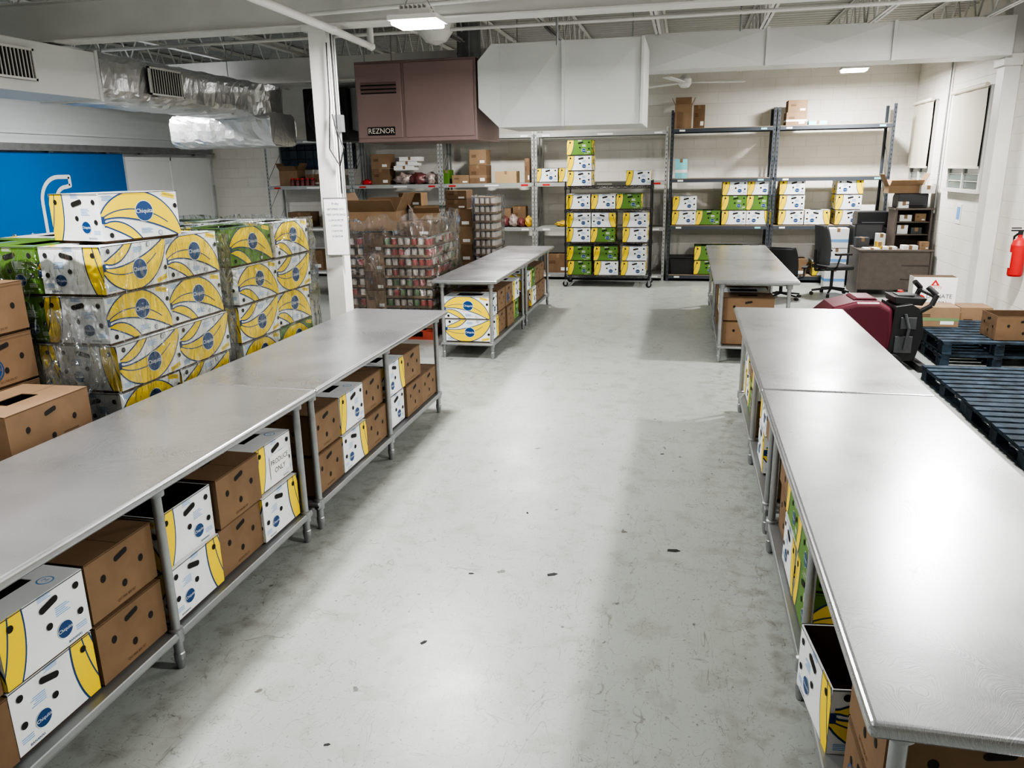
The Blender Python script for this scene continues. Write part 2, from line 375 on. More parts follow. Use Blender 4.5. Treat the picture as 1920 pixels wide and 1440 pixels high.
def tray(mb,L,W,H,t,mo,mi_):
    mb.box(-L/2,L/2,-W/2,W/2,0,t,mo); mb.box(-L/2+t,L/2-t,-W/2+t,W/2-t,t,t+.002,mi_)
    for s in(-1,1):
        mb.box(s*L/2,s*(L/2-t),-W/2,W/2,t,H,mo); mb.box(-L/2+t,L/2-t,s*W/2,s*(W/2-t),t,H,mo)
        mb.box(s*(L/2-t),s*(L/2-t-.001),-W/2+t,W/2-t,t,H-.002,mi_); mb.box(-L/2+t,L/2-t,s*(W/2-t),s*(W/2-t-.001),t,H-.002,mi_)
def lidgeo(mb,kind):
    out=BRN if kind[0]=='b' else (GRN if kind=='g' else WHITE)
    L,W,H=BL,BW,BH;t=.004
    for s in(-1,1):
        mb.box(s*L/2,s*(L/2-t),-W/2,W/2,ZG,H,out); mb.box(-L/2+t,L/2-t,s*W/2,s*(W/2-t),ZG,H,out)
    hx,hy=.15,.085
    if kind[0]=='b': hx,hy=.10,.05
    for s in(-1,1):
        mb.box(s*hx,s*(L/2-t),-W/2+t,W/2-t,H-t,H,out); mb.box(-hx,hx,s*hy,s*(W/2-t),H-t,H,out)
    T=Dec(mb,(-L/2,-W/2,H),(1,0,0),(0,1,0),L,W)
    if kind[0]!='b':
        for i in range(5): T.rect(.03,.05+.012*i,.09,.056+.012*i,LBLU,1)
        for i in range(4): T.rect(.2,.03+.012*i,.32,.036+.012*i,LBLU,1)
        T.ell(.465,.28,.03,.03,LBLU,1);T.ell(.465,.28,.024,.024,out,2);T.text('M',.465,.28,.03,LBLU,3)
        T.arc(-.02,.45,.14,-90,10,.016,YEL,1,taper=0)
    else:
        T.rect(.0,W/2-.002,L/2-hx,W/2+.002,BRND,1);T.rect(L/2+hx,W/2-.002,L,W/2+.002,BRND,1)
def fn_art(kind):
    def f(mb,o,ax,w,H,lg,k):
        flip=(kind=='wf') and lg
        D=Dec(mb,o,ax,(0,0,1),w,H,flip=flip,mir=(kind=='wf' and not lg))
        if kind[0]=='b': art_brown(D,kind,lg)
        elif lg: art_long(D,kind)
        else: art_end(D,kind)
        if kind=='wp' and not lg and k==2:
            D.rect(.14,.04,.34,.17,PAPER,10);D.text('PRODUCE',.24,.125,.04,INK,11);D.text('ONLY',.24,.075,.042,INK,11)
        D.flip=D.mir=False
        D.rect(0,H-.004,w,H,BRND if kind[0]=='b' else GRAYP,13)  # dark top strip paints the seam and its shadow between stacked boxes
    return f
base_me={};lid_me={};closed_me={};open_me={}
KINDS=['w','wf','wp','g','b','bl','bt']
for k in KINDS:
    out=BRN if k[0]=='b' else (GRN if k=='g' else WHITE)
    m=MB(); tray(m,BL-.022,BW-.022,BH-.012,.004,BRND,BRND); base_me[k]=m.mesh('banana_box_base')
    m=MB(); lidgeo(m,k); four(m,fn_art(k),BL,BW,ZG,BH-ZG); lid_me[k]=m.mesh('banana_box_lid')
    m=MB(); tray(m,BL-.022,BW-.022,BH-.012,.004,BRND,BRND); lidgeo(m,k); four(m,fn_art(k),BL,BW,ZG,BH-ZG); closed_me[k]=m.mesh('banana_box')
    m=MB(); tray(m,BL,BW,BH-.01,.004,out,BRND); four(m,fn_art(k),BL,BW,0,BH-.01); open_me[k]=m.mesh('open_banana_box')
DESC={'w':'white box with yellow banana print','wf':'white box with upturned banana print','wp':'white box with handwritten produce note','g':'green box with yellow banana print','b':'brown cardboard box with hand holes','bl':'brown box with blue round emblem','bt':'brown box printed with produce lettering'}
def bb(kind,x,y,z,rot=0,lid=True,place='',group='banana boxes',opened=False,sy=1):
    nm='banana_box' if kind[0]!='b' else 'cardboard_box'
    if opened: o=ob(nm,open_me[kind],(x,y,z),rot,label='open '+DESC[kind]+' '+place,cat='box',group=group)
    elif lid:
        o=ob(nm,base_me[kind],(x,y,z),rot,label=DESC[kind]+' '+place,cat='box',group=group)
        ob('lid',lid_me[kind],(0,0,0),0,parent=o)
    else: o=ob(nm,closed_me[kind],(x,y,z),rot,label=DESC[kind]+' '+place,cat='box',group=group)
    if sy!=1: o.scale=(1,sy,1)
    return o
# ---------------------------------------------------------------- structure
def st(name,me,**k): return ob(name,me,kind='structure',**k)
XL,XR,YB,YF,ZC=-10.1,3.9,15.7,-3.0,4.22
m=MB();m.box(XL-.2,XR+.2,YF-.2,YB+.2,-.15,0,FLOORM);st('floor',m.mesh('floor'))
m=MB();m.box(XL-.2,XR+.2,YB,YB+.2,0,ZC+.1,BLOCK);st('wall_back',m.mesh('w'))
m=MB();m.box(XR,XR+.2,YF,YB,0,ZC+.1,BLOCK);st('wall_right',m.mesh('w'))
m=MB();m.box(XL-.2,XR+.2,YF-.2,YF,0,ZC+.1,BLOCK);st('wall_front',m.mesh('w'))
m=MB();m.box(XL-.2,XL,YF,YB,0,ZC+.1,PANEL)
st('wall_left',m.mesh('w'))
m=MB()
m.box(XL-.2,XR+.2,YF-.2,YB+.2,ZC+.04,ZC+.12,CEIL)
y=YF
while y<YB:
    m.prism([(y,ZC+.04),(y+.03,ZC),(y+.09,ZC),(y+.12,ZC+.04)],'x',XL,XR,CEIL); y+=.2
st('ceiling',m.mesh('ceiling'))
m=MB();m.box(XL+.01,XL+.11,8.4,12.72,.05,2.47,BLUED)
for yy in(8.4,12.66): m.box(XL+.11,XL+.115,yy,yy+.06,.05,2.47,BLUED)
m.box(XL+.11,XL+.112,8.4,12.72,.05,.2,GRAYP)
def stroke(pts,w,c=PAPER):
    X=XL+.114
    for a,b in pts: m.face([(X,a+w/2*math.cos(2*pi*i/12),b+w/2*math.sin(2*pi*i/12)) for i in range(12)],c)
    for (a,b),(c2,d) in zip(pts,pts[1:]):
        dx,dy=c2-a,d-b;ln=math.hypot(dx,dy);nx,ny=-dy/ln*w/2,dx/ln*w/2
        m.face([(X+.0005,a+nx,b+ny),(X+.0005,c2+nx,d+ny),(X+.0005,c2-nx,d-ny),(X+.0005,a-nx,b-ny)],c)
P=[(10.72,1.0)]+[(11.12-.40*math.cos(t*pi/2/10),1.69+.40*math.sin(t*pi/2/10)) for t in range(11)]+[(11.36,2.09),(11.36,1.95)]+[(11.26-.24*math.sin(t*pi/2/8),1.71+.22*math.cos(t*pi/2/8)) for t in range(9)]+[(11.02,1.0)]
stroke(P,.065)
st('door_1',m.mesh('door'))
m=MB();m.box(XL+.01,XL+.08,12.8,15.45,.0,2.42,DOORW)
for a,b in((12.8,12.86),(15.39,15.45),(14.1,14.13)): m.box(XL+.08,XL+.095,a,b,0,2.42,DOORW)
m.box(XL+.08,XL+.095,12.86,15.39,2.36,2.42,DOORW)
st('door_2',m.mesh('door'))
m=MB();m.box(XL+.0,XL+.16,7.5,15.5,2.52,2.6,GALV);m.box(XL+.06,XL+.2,7.5,15.5,2.49,2.52,GALV)
for yy in(9,11,12.3,13.2,14.9): m.cyl((XL+.1,yy,2.5),(XL+.1,yy+.08,2.5),.04,GALV)
st('trim_1',m.mesh('rail'))
m=MB();m.box(XL,XL+.02,YF,YB,3.55,3.6,PANEL);m.box(XL,XL+.03,YF,YB,2.75,2.79,PANEL);st('trim_2',m.mesh('panel_trim'))
m=MB();m.box(-8.45,-6.75,YB-.03,YB,2.15,2.75,RACKD)
for i in range(9):
    for j in range(3):
        x=-8.42+i*.183;z=2.18+j*.185
        m.box(x,x+.17,YB-.05,YB-.02,z,z+.172,GLASSB)
st('window_1',m.mesh('glassblock',bevel=.008))
for i,(y0,y1) in enumerate(((14.35,15.45),(11.95,13.3))):
    m=MB();m.box(XR-.02,XR,y0,y1,1.72,3.02,GLASSW)
    for yy in(y0,(y0+y1)/2,y1): m.box(XR-.05,XR,yy-.02,yy+.02,1.7,3.04,WPAINT)
    m.box(XR-.05,XR,y0,y1,3.02,3.06,WPAINT);m.box(XR-.09,XR,y0-.05,y1+.05,1.66,1.71,WPAINT)
    for k in range(1,3): m.box(XR-.03,XR,y0,y1,1.71+k*.1,1.72+k*.1,WPAINT)
    st('window_%d'%(i+2),m.mesh('window'))
    m=MB();m.cyl((XR-.1,y0-.03,3.06),(XR-.1,y1+.03,3.06),.03,CREAM)
    n=12;zb=2.02
    vs=[];fs=[]
    for a in range(n+1):
        yy=y0-.02+(y1-y0+.04)*a/n
        for b in range(5):
            vs.append((XR-.085+.006*math.sin(a*1.3+b),yy,3.06-(3.06-zb)*b/4))
    for a in range(n):
        for b in range(4): k=a*5+b; fs.append((k,k+1,k+6,k+5))
    m.raw(vs,fs,SHADE,True);m.box(XR-.1,XR-.07,y0-.02,y1+.02,zb-.03,zb,CREAM)
    ob('roller_shade',m.mesh('roller_shade'),label='cream cloth roller shade over window in white wall',cat='window shade',group='roller shades')
# beams
m=MB();m.box(XL,XR,6.88,7.12,3.34,3.355,WPAINT);m.box(XL,XR,6.88,7.12,3.685,3.70,WPAINT);m.box(XL,XR,6.96,7.04,3.355,3.685,WPAINT)
st('trim_3',m.mesh('beam'))
m=MB();m.box(-10,-.6,11.17,11.33,3.38,3.70,WPAINT);m.box(-10,-.6,11.12,11.38,3.36,3.38,WPAINT);st('trim_4',m.mesh('beam'))
m=MB();m.box(3.72,XR,11.15,11.42,0,ZC,WPAINT);m.box(3.69,XR,11.1,11.47,3.2,3.34,WPAINT);st('trim_5',m.mesh('pilaster',bevel=.01))
m=MB();m.box(XR-.02,XR,YF,YB,0,.1,GRAYP);st('baseboard_right',m.mesh('bb'))
m=MB();m.box(-.085,.085,-.09,-.075,0,3.34,WPAINT);m.box(-.085,.085,.075,.09,0,3.34,WPAINT);m.box(-.085,-.07,-.075,.075,0,3.34,WPAINT);m.box(.07,.085,-.075,.075,0,3.34,WPAINT)
m.box(-.13,.13,-.12,.12,0,.015,WPAINT);m.box(-.13,.13,-.12,.12,3.3,3.34,WPAINT)
st('trim_6',m.mesh('post'),loc=(-3.27,7.0,0))
m=MB();m.cyl((-3.15,7.0,1.4),(-3.15,7.0,3.3),.012,GALV);m.box(-3.18,-3.12,6.96,7.04,2.45,2.6,GALV)
m.tube([(-3.17,6.88,3.2),(-3.18,6.88,2.7),(-3.21,6.87,2.3),(-3.12,6.87,2.15),(-3.07,6.87,2.3),(-3.14,6.87,2.5),(-3.16,6.87,2.6)],.006,BLACKP,6)
m.cyl((-3.15,6.93,1.9),(-3.15,6.93,3.3),.006,BLACKP)
ob('electrical_conduit',m.mesh('conduit'),label='metal conduit and black cable on white post',cat='conduit')
def pipe(pts,r,M,label,name='ceiling_pipe'):
    m=MB();m.tube(pts,r,M,12)
    for p in pts[1:-1]: m.lathe([(0,-r*1.3),(r*1.2,-r*.7),(r*1.4,0),(r*1.2,r*.7),(0,r*1.3)],M,c=p)
    ob(name,m.mesh('pipe'),label=label,cat='pipe')
pipe([(-2.95,4.5,3.26),(-3.02,6.7,3.27),(-3.1,7.75,3.28),(-3.1,7.75,3.62),(-3.1,9.0,3.62)],.032,WPAINT,'white painted gas pipe below the ceiling joists')
pipe([(-3.3,6.8,3.42),(3.2,6.8,3.55)],.018,WPAINT,'thin white conduit running along the beam')
pipe([(-1.35,8.4,ZC-.1),(-1.35,8.4,3.3)],.012,GALV,'thin vertical conduit drop from ceiling')
pipe([(.5,9.5,ZC-.1),(.5,9.5,3.5)],.012,GALV,'thin vertical conduit drop from ceiling')
pipe([(3.86,13.75,4.1),(3.86,13.75,1.9),(3.86,13.75,1.3)],.014,GALV,'metal conduit running down white block wall')
pipe([(-9,9.2,3.62),(3.5,9.2,3.65)],.02,WPAINT,'long white sprinkler pipe under the joists')
def joist(L):
    m=MB();h=.47
    for z in(0,h):
        for s in(-1,1): m.box(s*.008,s*.04,0,L,z-.004,z+.004,WPAINT); m.box(s*.008,s*.012,0,L,(z if z==0 else z-.035),(z+.035 if z==0 else z),WPAINT)
    n=int(L/.55);st_=L/n
    for i in range(n):
        m.cyl((0,i*st_,h),(0,(i+.5)*st_,0),.012,WPAINT,6);m.cyl((0,(i+.5)*st_,0),(0,(i+1)*st_,h),.012,WPAINT,6)
    return m.mesh('joist')
j1=joist(8.5);j2=joist(9.8)
for i in range(11):
    x=-9.4+i*1.28
    ob('bar_joist',j1,(x,7.13,3.73),label='white open web steel joist under the ceiling',cat='joist',group='bar joists')
    if x<-4: ob('bar_joist',j2,(x,-2.9,3.73),label='white open web steel joist under the ceiling',cat='joist',group='bar joists')
# ---------------------------------------------------------------- lights
def fixture(x,y,z,power=95,sz=.34):
    m=MB();m.box(-.2,.2,-.16,.16,.015,.05,WPAINT);m.box(-.13,.13,-.1,.1,.05,.1,WPAINT)
    for i in range(7): m.box(-.12+i*.037,-.11+i*.037,-.1,.1,.1,.13,WPAINT)
    o=ob('led_light_fixture',m.mesh('fixture'),(x,y,z),label='square white LED high bay lamp hanging from ceiling',cat='ceiling light',group='LED high bay lamps')
    m=MB();m.box(-.18,.18,-.14,.14,-.02,.014,LENS);ob('lens',m.mesh('lens',bevel=.014,seg=3),parent=o)
    m=MB()
    for sx in(-.15,.15): m.tube([(sx,0,.05),(sx*.2,0,.28)],.004,GALV,6)
    m.cyl((0,0,.27),(0,0,ZC-z),.004,GALV,6);ob('hanger',m.mesh('hanger'),parent=o)
    l=bpy.data.lights.new('lamp','AREA');l.shape='RECTANGLE';l.size=sz;l.size_y=.28;l.energy=power;l.color=(1,.985,.96)
    lo=bpy.data.objects.new('lamp_light',l);COL.objects.link(lo);lo.location=(0,0,-.026);lo.parent=o
for x,y,z,p in((-2.15,6.4,3.22,150),(2.5,13.95,3.5,200),(2.7,8.3,3.6,210),(-2.7,2.3,3.6,155),(2.8,2.9,3.6,215),(-2.85,13.3,3.5,120),(-7.6,10,3.5,120),(-7.6,3.0,3.6,70)):
    fixture(x,y,z,p)
# ---------------------------------------------------------------- steel tables
TZ=.915
def table(x0,x1,y0,y1,legs,label):
    xc=(x0+x1)/2
    e=ob('steel_work_table',None,(xc,(y0+y1)/2,0),label=label,cat='table',group='stainless steel work tables')
    hx=(x1-x0)/2;hy=(y1-y0)/2
    m=MB();m.box(-hx,hx,-hy,hy,-.042,0,STEEL);o=ob('tabletop',m.mesh('tabletop',bevel=.017,seg=4),(0,0,TZ),parent=e)
    m=MB();m.box(-hx+.08,hx-.08,-.05,.05,-.07,-.042,GALV)
    for s in(-1,1): m.box(-hx+.1,hx-.1,s*(hy-.12),s*(hy-.2),-.07,-.042,GALV)
    m.box(-.06,.06,-hy+.1,hy-.1,-.068,-.042,GALV);ob('underframe',m.mesh('underframe'),(0,0,TZ),parent=e)
    m=MB();a=hx-.075;b=hy-.04
    m.box(-a,a,-b,b,.165,.185,SHELFM)
    for s in(-1,1): m.box(s*a,s*(a-.012),-b,b,.145,.165,SHELFM)
    ob('undershelf',m.mesh('undershelf',bevel=.004,seg=1),parent=e)
    m=MB();m.cyl((0,0,.07),(0,0,TZ-.045),.0205,GALV,16)
    m.lathe([(0,0),(.014,0),(.018,.01),(.024,.05),(.024,.075),(.0205,.08)],GALV)
    m.lathe([(.0205,.135),(.03,.135),(.03,.195),(.0205,.2)],GALV);m.lathe([(.0205,TZ-.1),(.034,TZ-.095),(.036,TZ-.044)],GALV)
    me=m.mesh('leg')
    for y in legs:
        for s in(-1,1): ob('leg',me,(s*(hx-.095),y-(y0+y1)/2,0),parent=e)
    return e
LX0,LX1=-2.87,-2.0
T='long stainless steel table with boxes on its undershelf'
table(LX0,LX1,1.27,3.868,(1.36,2.57,3.78),T)
table(LX0,LX1,3.869,6.42,(3.96,5.15,6.33),T)
T2='long stainless steel table with swirl scratched top'
table(.44,1.33,1.56,4.255,(1.66,2.87,4.14),T2)
table(.44,1.33,4.262,6.88,(4.38,5.5,6.76),T2)
table(-2.76,-2.0,8.25,10.2,(8.36,10.09),T)
table(-2.76,-2.0,10.21,12.15,(10.32,12.04),T)
table(.32,1.2,8.5,10.45,(8.6,10.35),T)
table(.32,1.2,10.46,12.4,(10.56,12.3),T)
SZ=.186
def stack(kinds,x,y,rot=0,z=SZ,place='on table undershelf',group='boxes under the steel tables',lid=True,jit=.006):
    for i,k in enumerate(kinds):
        op=k.endswith('*');k=k.rstrip('*')
        bb(k,x+random.uniform(-jit,jit)*2.5,y+random.uniform(-jit,jit)*.3,z+i*(BH+.001),rot+random.uniform(-.008,.008),lid=lid,place=place,group=group,opened=op)
xf=-2.115-BL/2
for y,ks in((1.575,['b','b']),(1.965,['wf','w']),(2.355,['b','b']),
            (2.785,['wf','w*']),(3.18,['b','b']),(3.56,['wf','wp']),
            (4.17,['b','b']),(4.56,['wf','w']),(4.945,['b','b']),
            (5.365,['w','wf']),(5.755,['b','b']),(6.12,['b'])):
    stack(ks,xf,y)
xr=.555+BL/2
for y,ks in((2.02,['bl','b']),(3.12,['g','g']),(3.52,['wf','g']),(3.91,['b','b']),
            (4.62,['b','b']),(5.02,['wf','w']),(5.75,['b','w']),(6.14,['g','b']),(6.52,['w','wf'])):
    stack(ks,xr,y,rot=pi)
bb('wf',.775,2.56,SZ,pi+.12,opened=True,place='sticking out of undershelf',group='boxes under the steel tables')
stack(['wf','w'],-2.38,8.56,rot=0,place='on steel table undershelf')
for y,ks in((9.03,['b','b']),(9.42,['b','bl']),(9.82,['g','w']),(10.55,['b','w']),(10.94,['w','g']),(11.33,['b','b']),(11.72,['b','b'])):
    stack(ks,-2.12-BL/2,y,lid=False)
for y,ks in((8.82,['b','b']),(9.21,['g','w']),(9.6,['b','b']),(10.0,['b','b']),(10.78,['g','g']),(11.17,['w','w']),(11.56,['b','b']),(11.95,['w','g'])):
    stack(ks,.43+BL/2,y,rot=pi,lid=False)
# ---------------------------------------------------------------- pallets
def pallet_me(M,L=1.2,W=1.02,n=7,h=.14):
    m=MB()
    for i in range(n):
        x=-L/2+.05+i*(L-.1)/(n-1);m.box(x-.048,x+.048,-W/2,W/2,h-.02,h,M)
    for s in(-1,0,1): 
        m.box(-L/2,L/2,s*(W/2-.05)-.04,s*(W/2-.05)+.04,h-.04,h-.02,M)
        for t in(-1,0,1): m.box(t*(L/2-.08)-.07,t*(L/2-.08)+.07,s*(W/2-.05)-.045,s*(W/2-.05)+.045,.02,h-.04,M)
        m.box(-L/2,L/2,s*(W/2-.05)-.045,s*(W/2-.05)+.045,0,.02,M)
    return m.mesh('pallet')
PW=pallet_me(WOODP);PB=pallet_me(WOODB,1.25,1.1,9);PR=pallet_me(WOODR)
def wrap(name,x0,x1,y0,y1,z0,z1,label,j=.012,top=True,step=.07,M=FILM):
    m=MB();ring=[]
    def seg(ax,ay,bx,by):
        n=max(2,int(math.hypot(bx-ax,by-ay)/step))
        for i in range(n): ring.append((ax+(bx-ax)*i/n,ay+(by-ay)*i/n))
    seg(x0,y0,x1,y0);seg(x1,y0,x1,y1);seg(x1,y1,x0,y1);seg(x0,y1,x0,y0)
    n=len(ring);k=int((z1-z0)/step);vs=[];cx,cy=(x0+x1)/2,(y0+y1)/2
    for a in range(k+1):
        z=z0+(z1-z0)*a/k
        for x,y in ring:
            d=Vector((x-cx,y-cy)).normalized();o=random.uniform(0,j)
            vs.append((x+d.x*o,y+d.y*o,z+random.uniform(-j,j)))
    m.raw(vs,[(a*n+i,a*n+(i+1)%n,(a+1)*n+(i+1)%n,(a+1)*n+i) for a in range(k) for i in range(n)],M,True)
    if top: m.face([vs[k*n+i] for i in range(n)],M)
    return ob(name,m.mesh('wrap'),label=label,cat='plastic wrap',group='stretch wrap')
ph=.155
rnd=[['wf','w','wf','wf','w','wf'],['g','w','wf','w','g','wf'],['w','wf','w','g','wf','w']]
for pi_,(ya,yb) in enumerate(((3.765,4.305),(4.99,5.53))):
    m_=ob('wooden_pallet',PW,(-3.54,(ya+yb)/2,0),label='wooden pallet under wrapped stack of banana boxes',cat='pallet',group='wooden pallets')
    m_.scale=(1,1.05,1.08)
    for r in range(6):
        for ci in range(3):
            for ri,yy in enumerate((ya,yb)):
                if r<5 and ci==2 and ri==0 and pi_==1: continue
                k=rnd[(ci+ri+pi_)%3][(r+ci*2+pi_)%6]
                if pi_==0 and ri==0: k={(0,5):'wf',(1,5):'g',(0,4):'w',(0,3):'wf',(0,2):'w'}.get((ci,r),k)
                if pi_==0 and ri==1: k={(0,5):'w',(0,4):'w',(0,3):'wf'}.get((ci,r),k)
                if pi_==1: k={(0,0,5):'g',(0,1,5):'w',(0,0,4):'w',(0,1,4):'wf',(0,0,3):'wf',(0,1,3):'w'}.get((ci,ri,r),k)
                bb(k,-2.955-BW/2-ci*(BW+.006)+random.uniform(-.035,.004),yy+random.uniform(-.004,.004),ph+r*(BH+.003),pi/2+random.uniform(-.02,.02),place='in stretch wrapped stack',group='banana boxes stacked on pallets')
bb('w',-3.175,3.93,ph+6*(BH+.003)+.001,pi/2-.19,place='alone atop wrapped stack',group='banana boxes stacked on pallets')
wrap('plastic_wrap',-4.13,-2.925,3.47,4.6,.5,1.73,'clear stretch film wrapped around stacked banana boxes',top=False,j=.028)
wrap('plastic_wrap',-4.13,-2.925,4.7,5.82,.5,1.76,'clear stretch film wrapped around stacked banana boxes',top=True,j=.028)
def loose(x,y,z,w,h,label,seed,side=0):
    rr=random.Random(seed);m=MB();nx,nz=18,20;vs=[]
    for i in range(nx+1):
        for k in range(nz+1):
            u=i/nx;v=k/nz
            fold=.05*math.sin(u*22+v*3)*(1-v*.6)+.16*math.sin(pi*u)*(1-v)
            a=u*w*(.55+.45*v)+.04*math.sin(v*9+u*4)+rr.uniform(-.012,.012);zz=z+v*h+.07*math.sin(u*7)*(1-v)+rr.uniform(-.01,.01)
            vs.append((x+a,y-fold,zz) if not side else (x+fold,y+a,zz))
    m.raw(vs,[(i*(nz+1)+k,(i+1)*(nz+1)+k,(i+1)*(nz+1)+k+1,i*(nz+1)+k+1) for i in range(nx) for k in range(nz)],FILM2,True)
    ob('plastic_wrap',m.mesh('loose_wrap'),label=label,cat='plastic wrap',group='stretch wrap')
loose(-3.30,3.42,.80,.42,.62,'loose crumpled tail of clear stretch film on boxes',3)
for i in range(4): bb('b',-3.165,3.01,i*(BH+.002),pi/2+.03*(i%2),place='stacked behind table',group='brown boxes stacked on floor')
for i in range(6): bb(['b','bl','b','bl','bl','bt'][i],-3.64,3.2,i*(BH+.002),0,place='in tall stack',group='brown boxes stacked on floor')
for i in range(3): bb('b',-3.3,2.42,i*(BH+.002),0,place='stacked behind table',group='brown boxes stacked on floor')
# ---------------------------------------------------------------- generic cartons
def carton(w,d,h,M,opened=False,stripe=None,text=None):
    m=MB();t=.005
    if opened:
        m.box(-w/2,w/2,-d/2,d/2,0,t,M)
        for s in(-1,1):
            m.box(s*w/2,s*(w/2-t),-d/2,d/2,t,h,M);m.box(-w/2+t,w/2-t,s*d/2,s*(d/2-t),t,h,M)
            M1=Matrix.Translation((s*w/2,0,h))@Matrix.Rotation(s*.45,4,'Y');m.box(-.003,.003,-d/2+.01,d/2-.01,0,w*.4,BRN2,M1)
            M1=Matrix.Translation((0,s*d/2,h))@Matrix.Rotation(-s*.9,4,'X');m.box(-w/2+.01,w/2-.01,-.003,.003,0,d*.4,BRN2,M1)
    else:
        m.box(-w/2,w/2,-d/2,d/2,0,h-.004,M);m.box(-w/2,-.002,-d/2,d/2,h-.004,h,M);m.box(.002,w/2,-d/2,d/2,h-.004,h,M)
        m.box(-.025,.025,-d/2-.0006,d/2+.0006,h,h+.0008,BRN2);m.box(-.025,.025,-d/2-.001,-d/2,h-.06,h,BRN2)
    if stripe: m.box(-w/2-.001,w/2+.001,-d/2-.001,d/2+.001,h*.3,h*.45,stripe)
    D=Dec(m,(-w/2,-d/2,0),(1,0,0),(0,0,1),w,h)
    if M in(BRN,BRN2) and not opened:
        for i in range(3): D.rect(w*.12,h*.5+i*h*.06,w*.4,h*.53+i*h*.06,BRND,2)
        D.rect(w*.62,h*.12,w*.9,h*.3,PAPER,2)
    return m.mesh('carton')
def cart(x,y,z,w,d,h,M=BRN2,opened=False,rot=0,label='brown cardboard carton on metal shelf',stripe=None,text=None,group=None):
    return ob('cardboard_carton',carton(w,d,h,M,opened,stripe,text),(x,y,z),rot,label=label,cat='box',group=group)
def lump(x,y,z,sx,sy,sz,M,label,name='produce_bag'):
    bm=bmesh.new();bmesh.ops.create_icosphere(bm,subdivisions=3,radius=1)
    for v in bm.verts:
        c=v.co.copy();k=1+.2*math.sin(c.x*7+x*3)*math.cos(c.y*6+y)+.12*math.sin(c.z*9+c.x*5)
        v.co=Vector((c.x*sx*k,c.y*sy*k,max(-.55,c.z)*sz*k))
    mn=min(v.co.z for v in bm.verts)
    for v in bm.verts: v.co.z-=mn
    for f in bm.faces: f.smooth=True
    me=bpy.data.meshes.new(name);bm.to_mesh(me);bm.free();me.materials.append(M)
    ob(name,me,(x,y,z),label=label,cat='bag')
# ---------------------------------------------------------------- shelving
SY0,SY1=14.9,15.5
def rack(x0,x1,levels,H,dark):
    M=RACKD if dark else RACKL
    e=ob('metal_shelving_unit',None,((x0+x1)/2,(SY0+SY1)/2,0),label=('dark gray steel shelving unit with chipboard shelves' if dark else 'light gray steel shelving unit against block wall'),cat='shelving',group='dark gray shelving' if dark else 'light gray shelving')
    hx=(x1-x0)/2-.006;hy=(SY1-SY0)/2
    m=MB();m.box(-.022,.022,-.002,.002,0,H,M);m.box(-.022,-.018,0,.04,0,H,M);m.box(-.04,.04,-.01,.05,0,.006,M)
    z=.08
    while z<H-.05: m.box(-.007,.007,-.0035,-.0025,z,z+.03,BLK if dark else GRAYP); z+=.076
    pm=m.mesh('upright')
    for sx in(-1,1):
        for sy in(-1,1):
            o=ob('upright',pm,(sx*(hx-.022),sy*hy,0),pi if sy>0 else 0,parent=e)
    for z in levels:
        m=MB();m.box(-hx+.045,hx-.045,-hy-.008,-hy+.02,z-.07,z-.01,M);m.box(-hx+.045,hx-.045,hy-.02,hy+.008,z-.07,z-.01,M)
        for s in(-1,1): m.box(s*(hx-.045),s*(hx-.07),-hy+.02,hy-.02,z-.07,z-.01,M)
        m.box(-hx+.05,hx-.05,-hy,hy,z-.01,z,CHIP if dark else RACKL)
        for t in range(2 if dark else 3):
            xx=-hx+.15+t*(2*hx-.4)/(1 if dark else 2);c=(CYN if dark else (RED if (z<2.2 and z>1.5 and t!=1) else PAPER))
            m.box(xx,xx+(.1 if dark else .14*(1+t%2)),-hy-.011,-hy-.009,z-.055,z-.025,PAPER if (t==0 and dark) else c)
        ob('shelf',m.mesh('shelf'),parent=e)
    m=MB()
    for s in(-1,1):
        zz=.3
        while zz<H-.6:
            m.cyl((s*(hx-.02),-hy+.03,zz),(s*(hx-.02),hy-.03,zz+.5),.006,M,6);zz+=.55
    ob('side_brace',m.mesh('brace'),parent=e)
LV=[.12,1.03,1.87,2.74]
rack(-.33,1.485,LV,3.05,True);rack(1.495,3.42,LV,3.05,True)
for a,b in((-8.4,-6.545),(-6.54,-4.685),(-4.68,-2.835),(-2.83,-.36)): rack(a,b,[.12,1.0,1.83,2.72],2.78,False)
def shb(k,x,z,n=1,y=None):
    ks=k if isinstance(k,list) else [k]*n
    for i,kk in enumerate(ks): bb(kk,x+random.uniform(-.01,.01),(SY0+.02+BL/2 if y is None else y),z+.001+i*(BH+.001),-pi/2+random.uniform(-.02,.02),lid=False,place='on metal shelving',group='banana boxes on shelving',sy=1.13)
G=LV
shb(['w','w'],-.04,G[1]);shb(['g'],.40,G[1]);shb(['w','g','w'],.85,G[1]);shb(['wf','g','w'],1.29,G[1])
shb(['g','g'],.40,G[0]);shb(['w','g'],.84,G[0]);shb(['g','w'],1.28,G[0])
shb(['w','w','w'],1.84,G[1]);shb(['wf'],2.29,G[1]);shb(['w','w','wf'],2.80,G[1])
shb(['w'],2.5,G[0])
for x in(-2.6,-2.15): shb(['w'],x,1.83)
cart(-.12,15.2,G[3],.3,.4,.42,BRN2,True,label='tall open brown carton on top shelf');cart(.16,15.25,G[3],.2,.3,.4,BRN)
cart(1.82,15.2,G[3],.34,.4,.22,BRN2,stripe=PAPER);cart(1.83,15.2,G[3]+.222,.32,.38,.2,BRN2)
cart(2.18,15.1,G[3],.3,.2,.07,CYN,label='blue and white paper pack on top shelf')
cart(-.12,15.1,G[2],.22,.18,.34,CYN,label='tall blue and white pack on shelf',stripe=PAPER)
cart(2.0,15.15,G[0],.36,.4,.3,BRN,label='brown carton on bottom shelf');cart(3.0,15.15,G[0],.4,.4,.24,BRN2,opened=False)
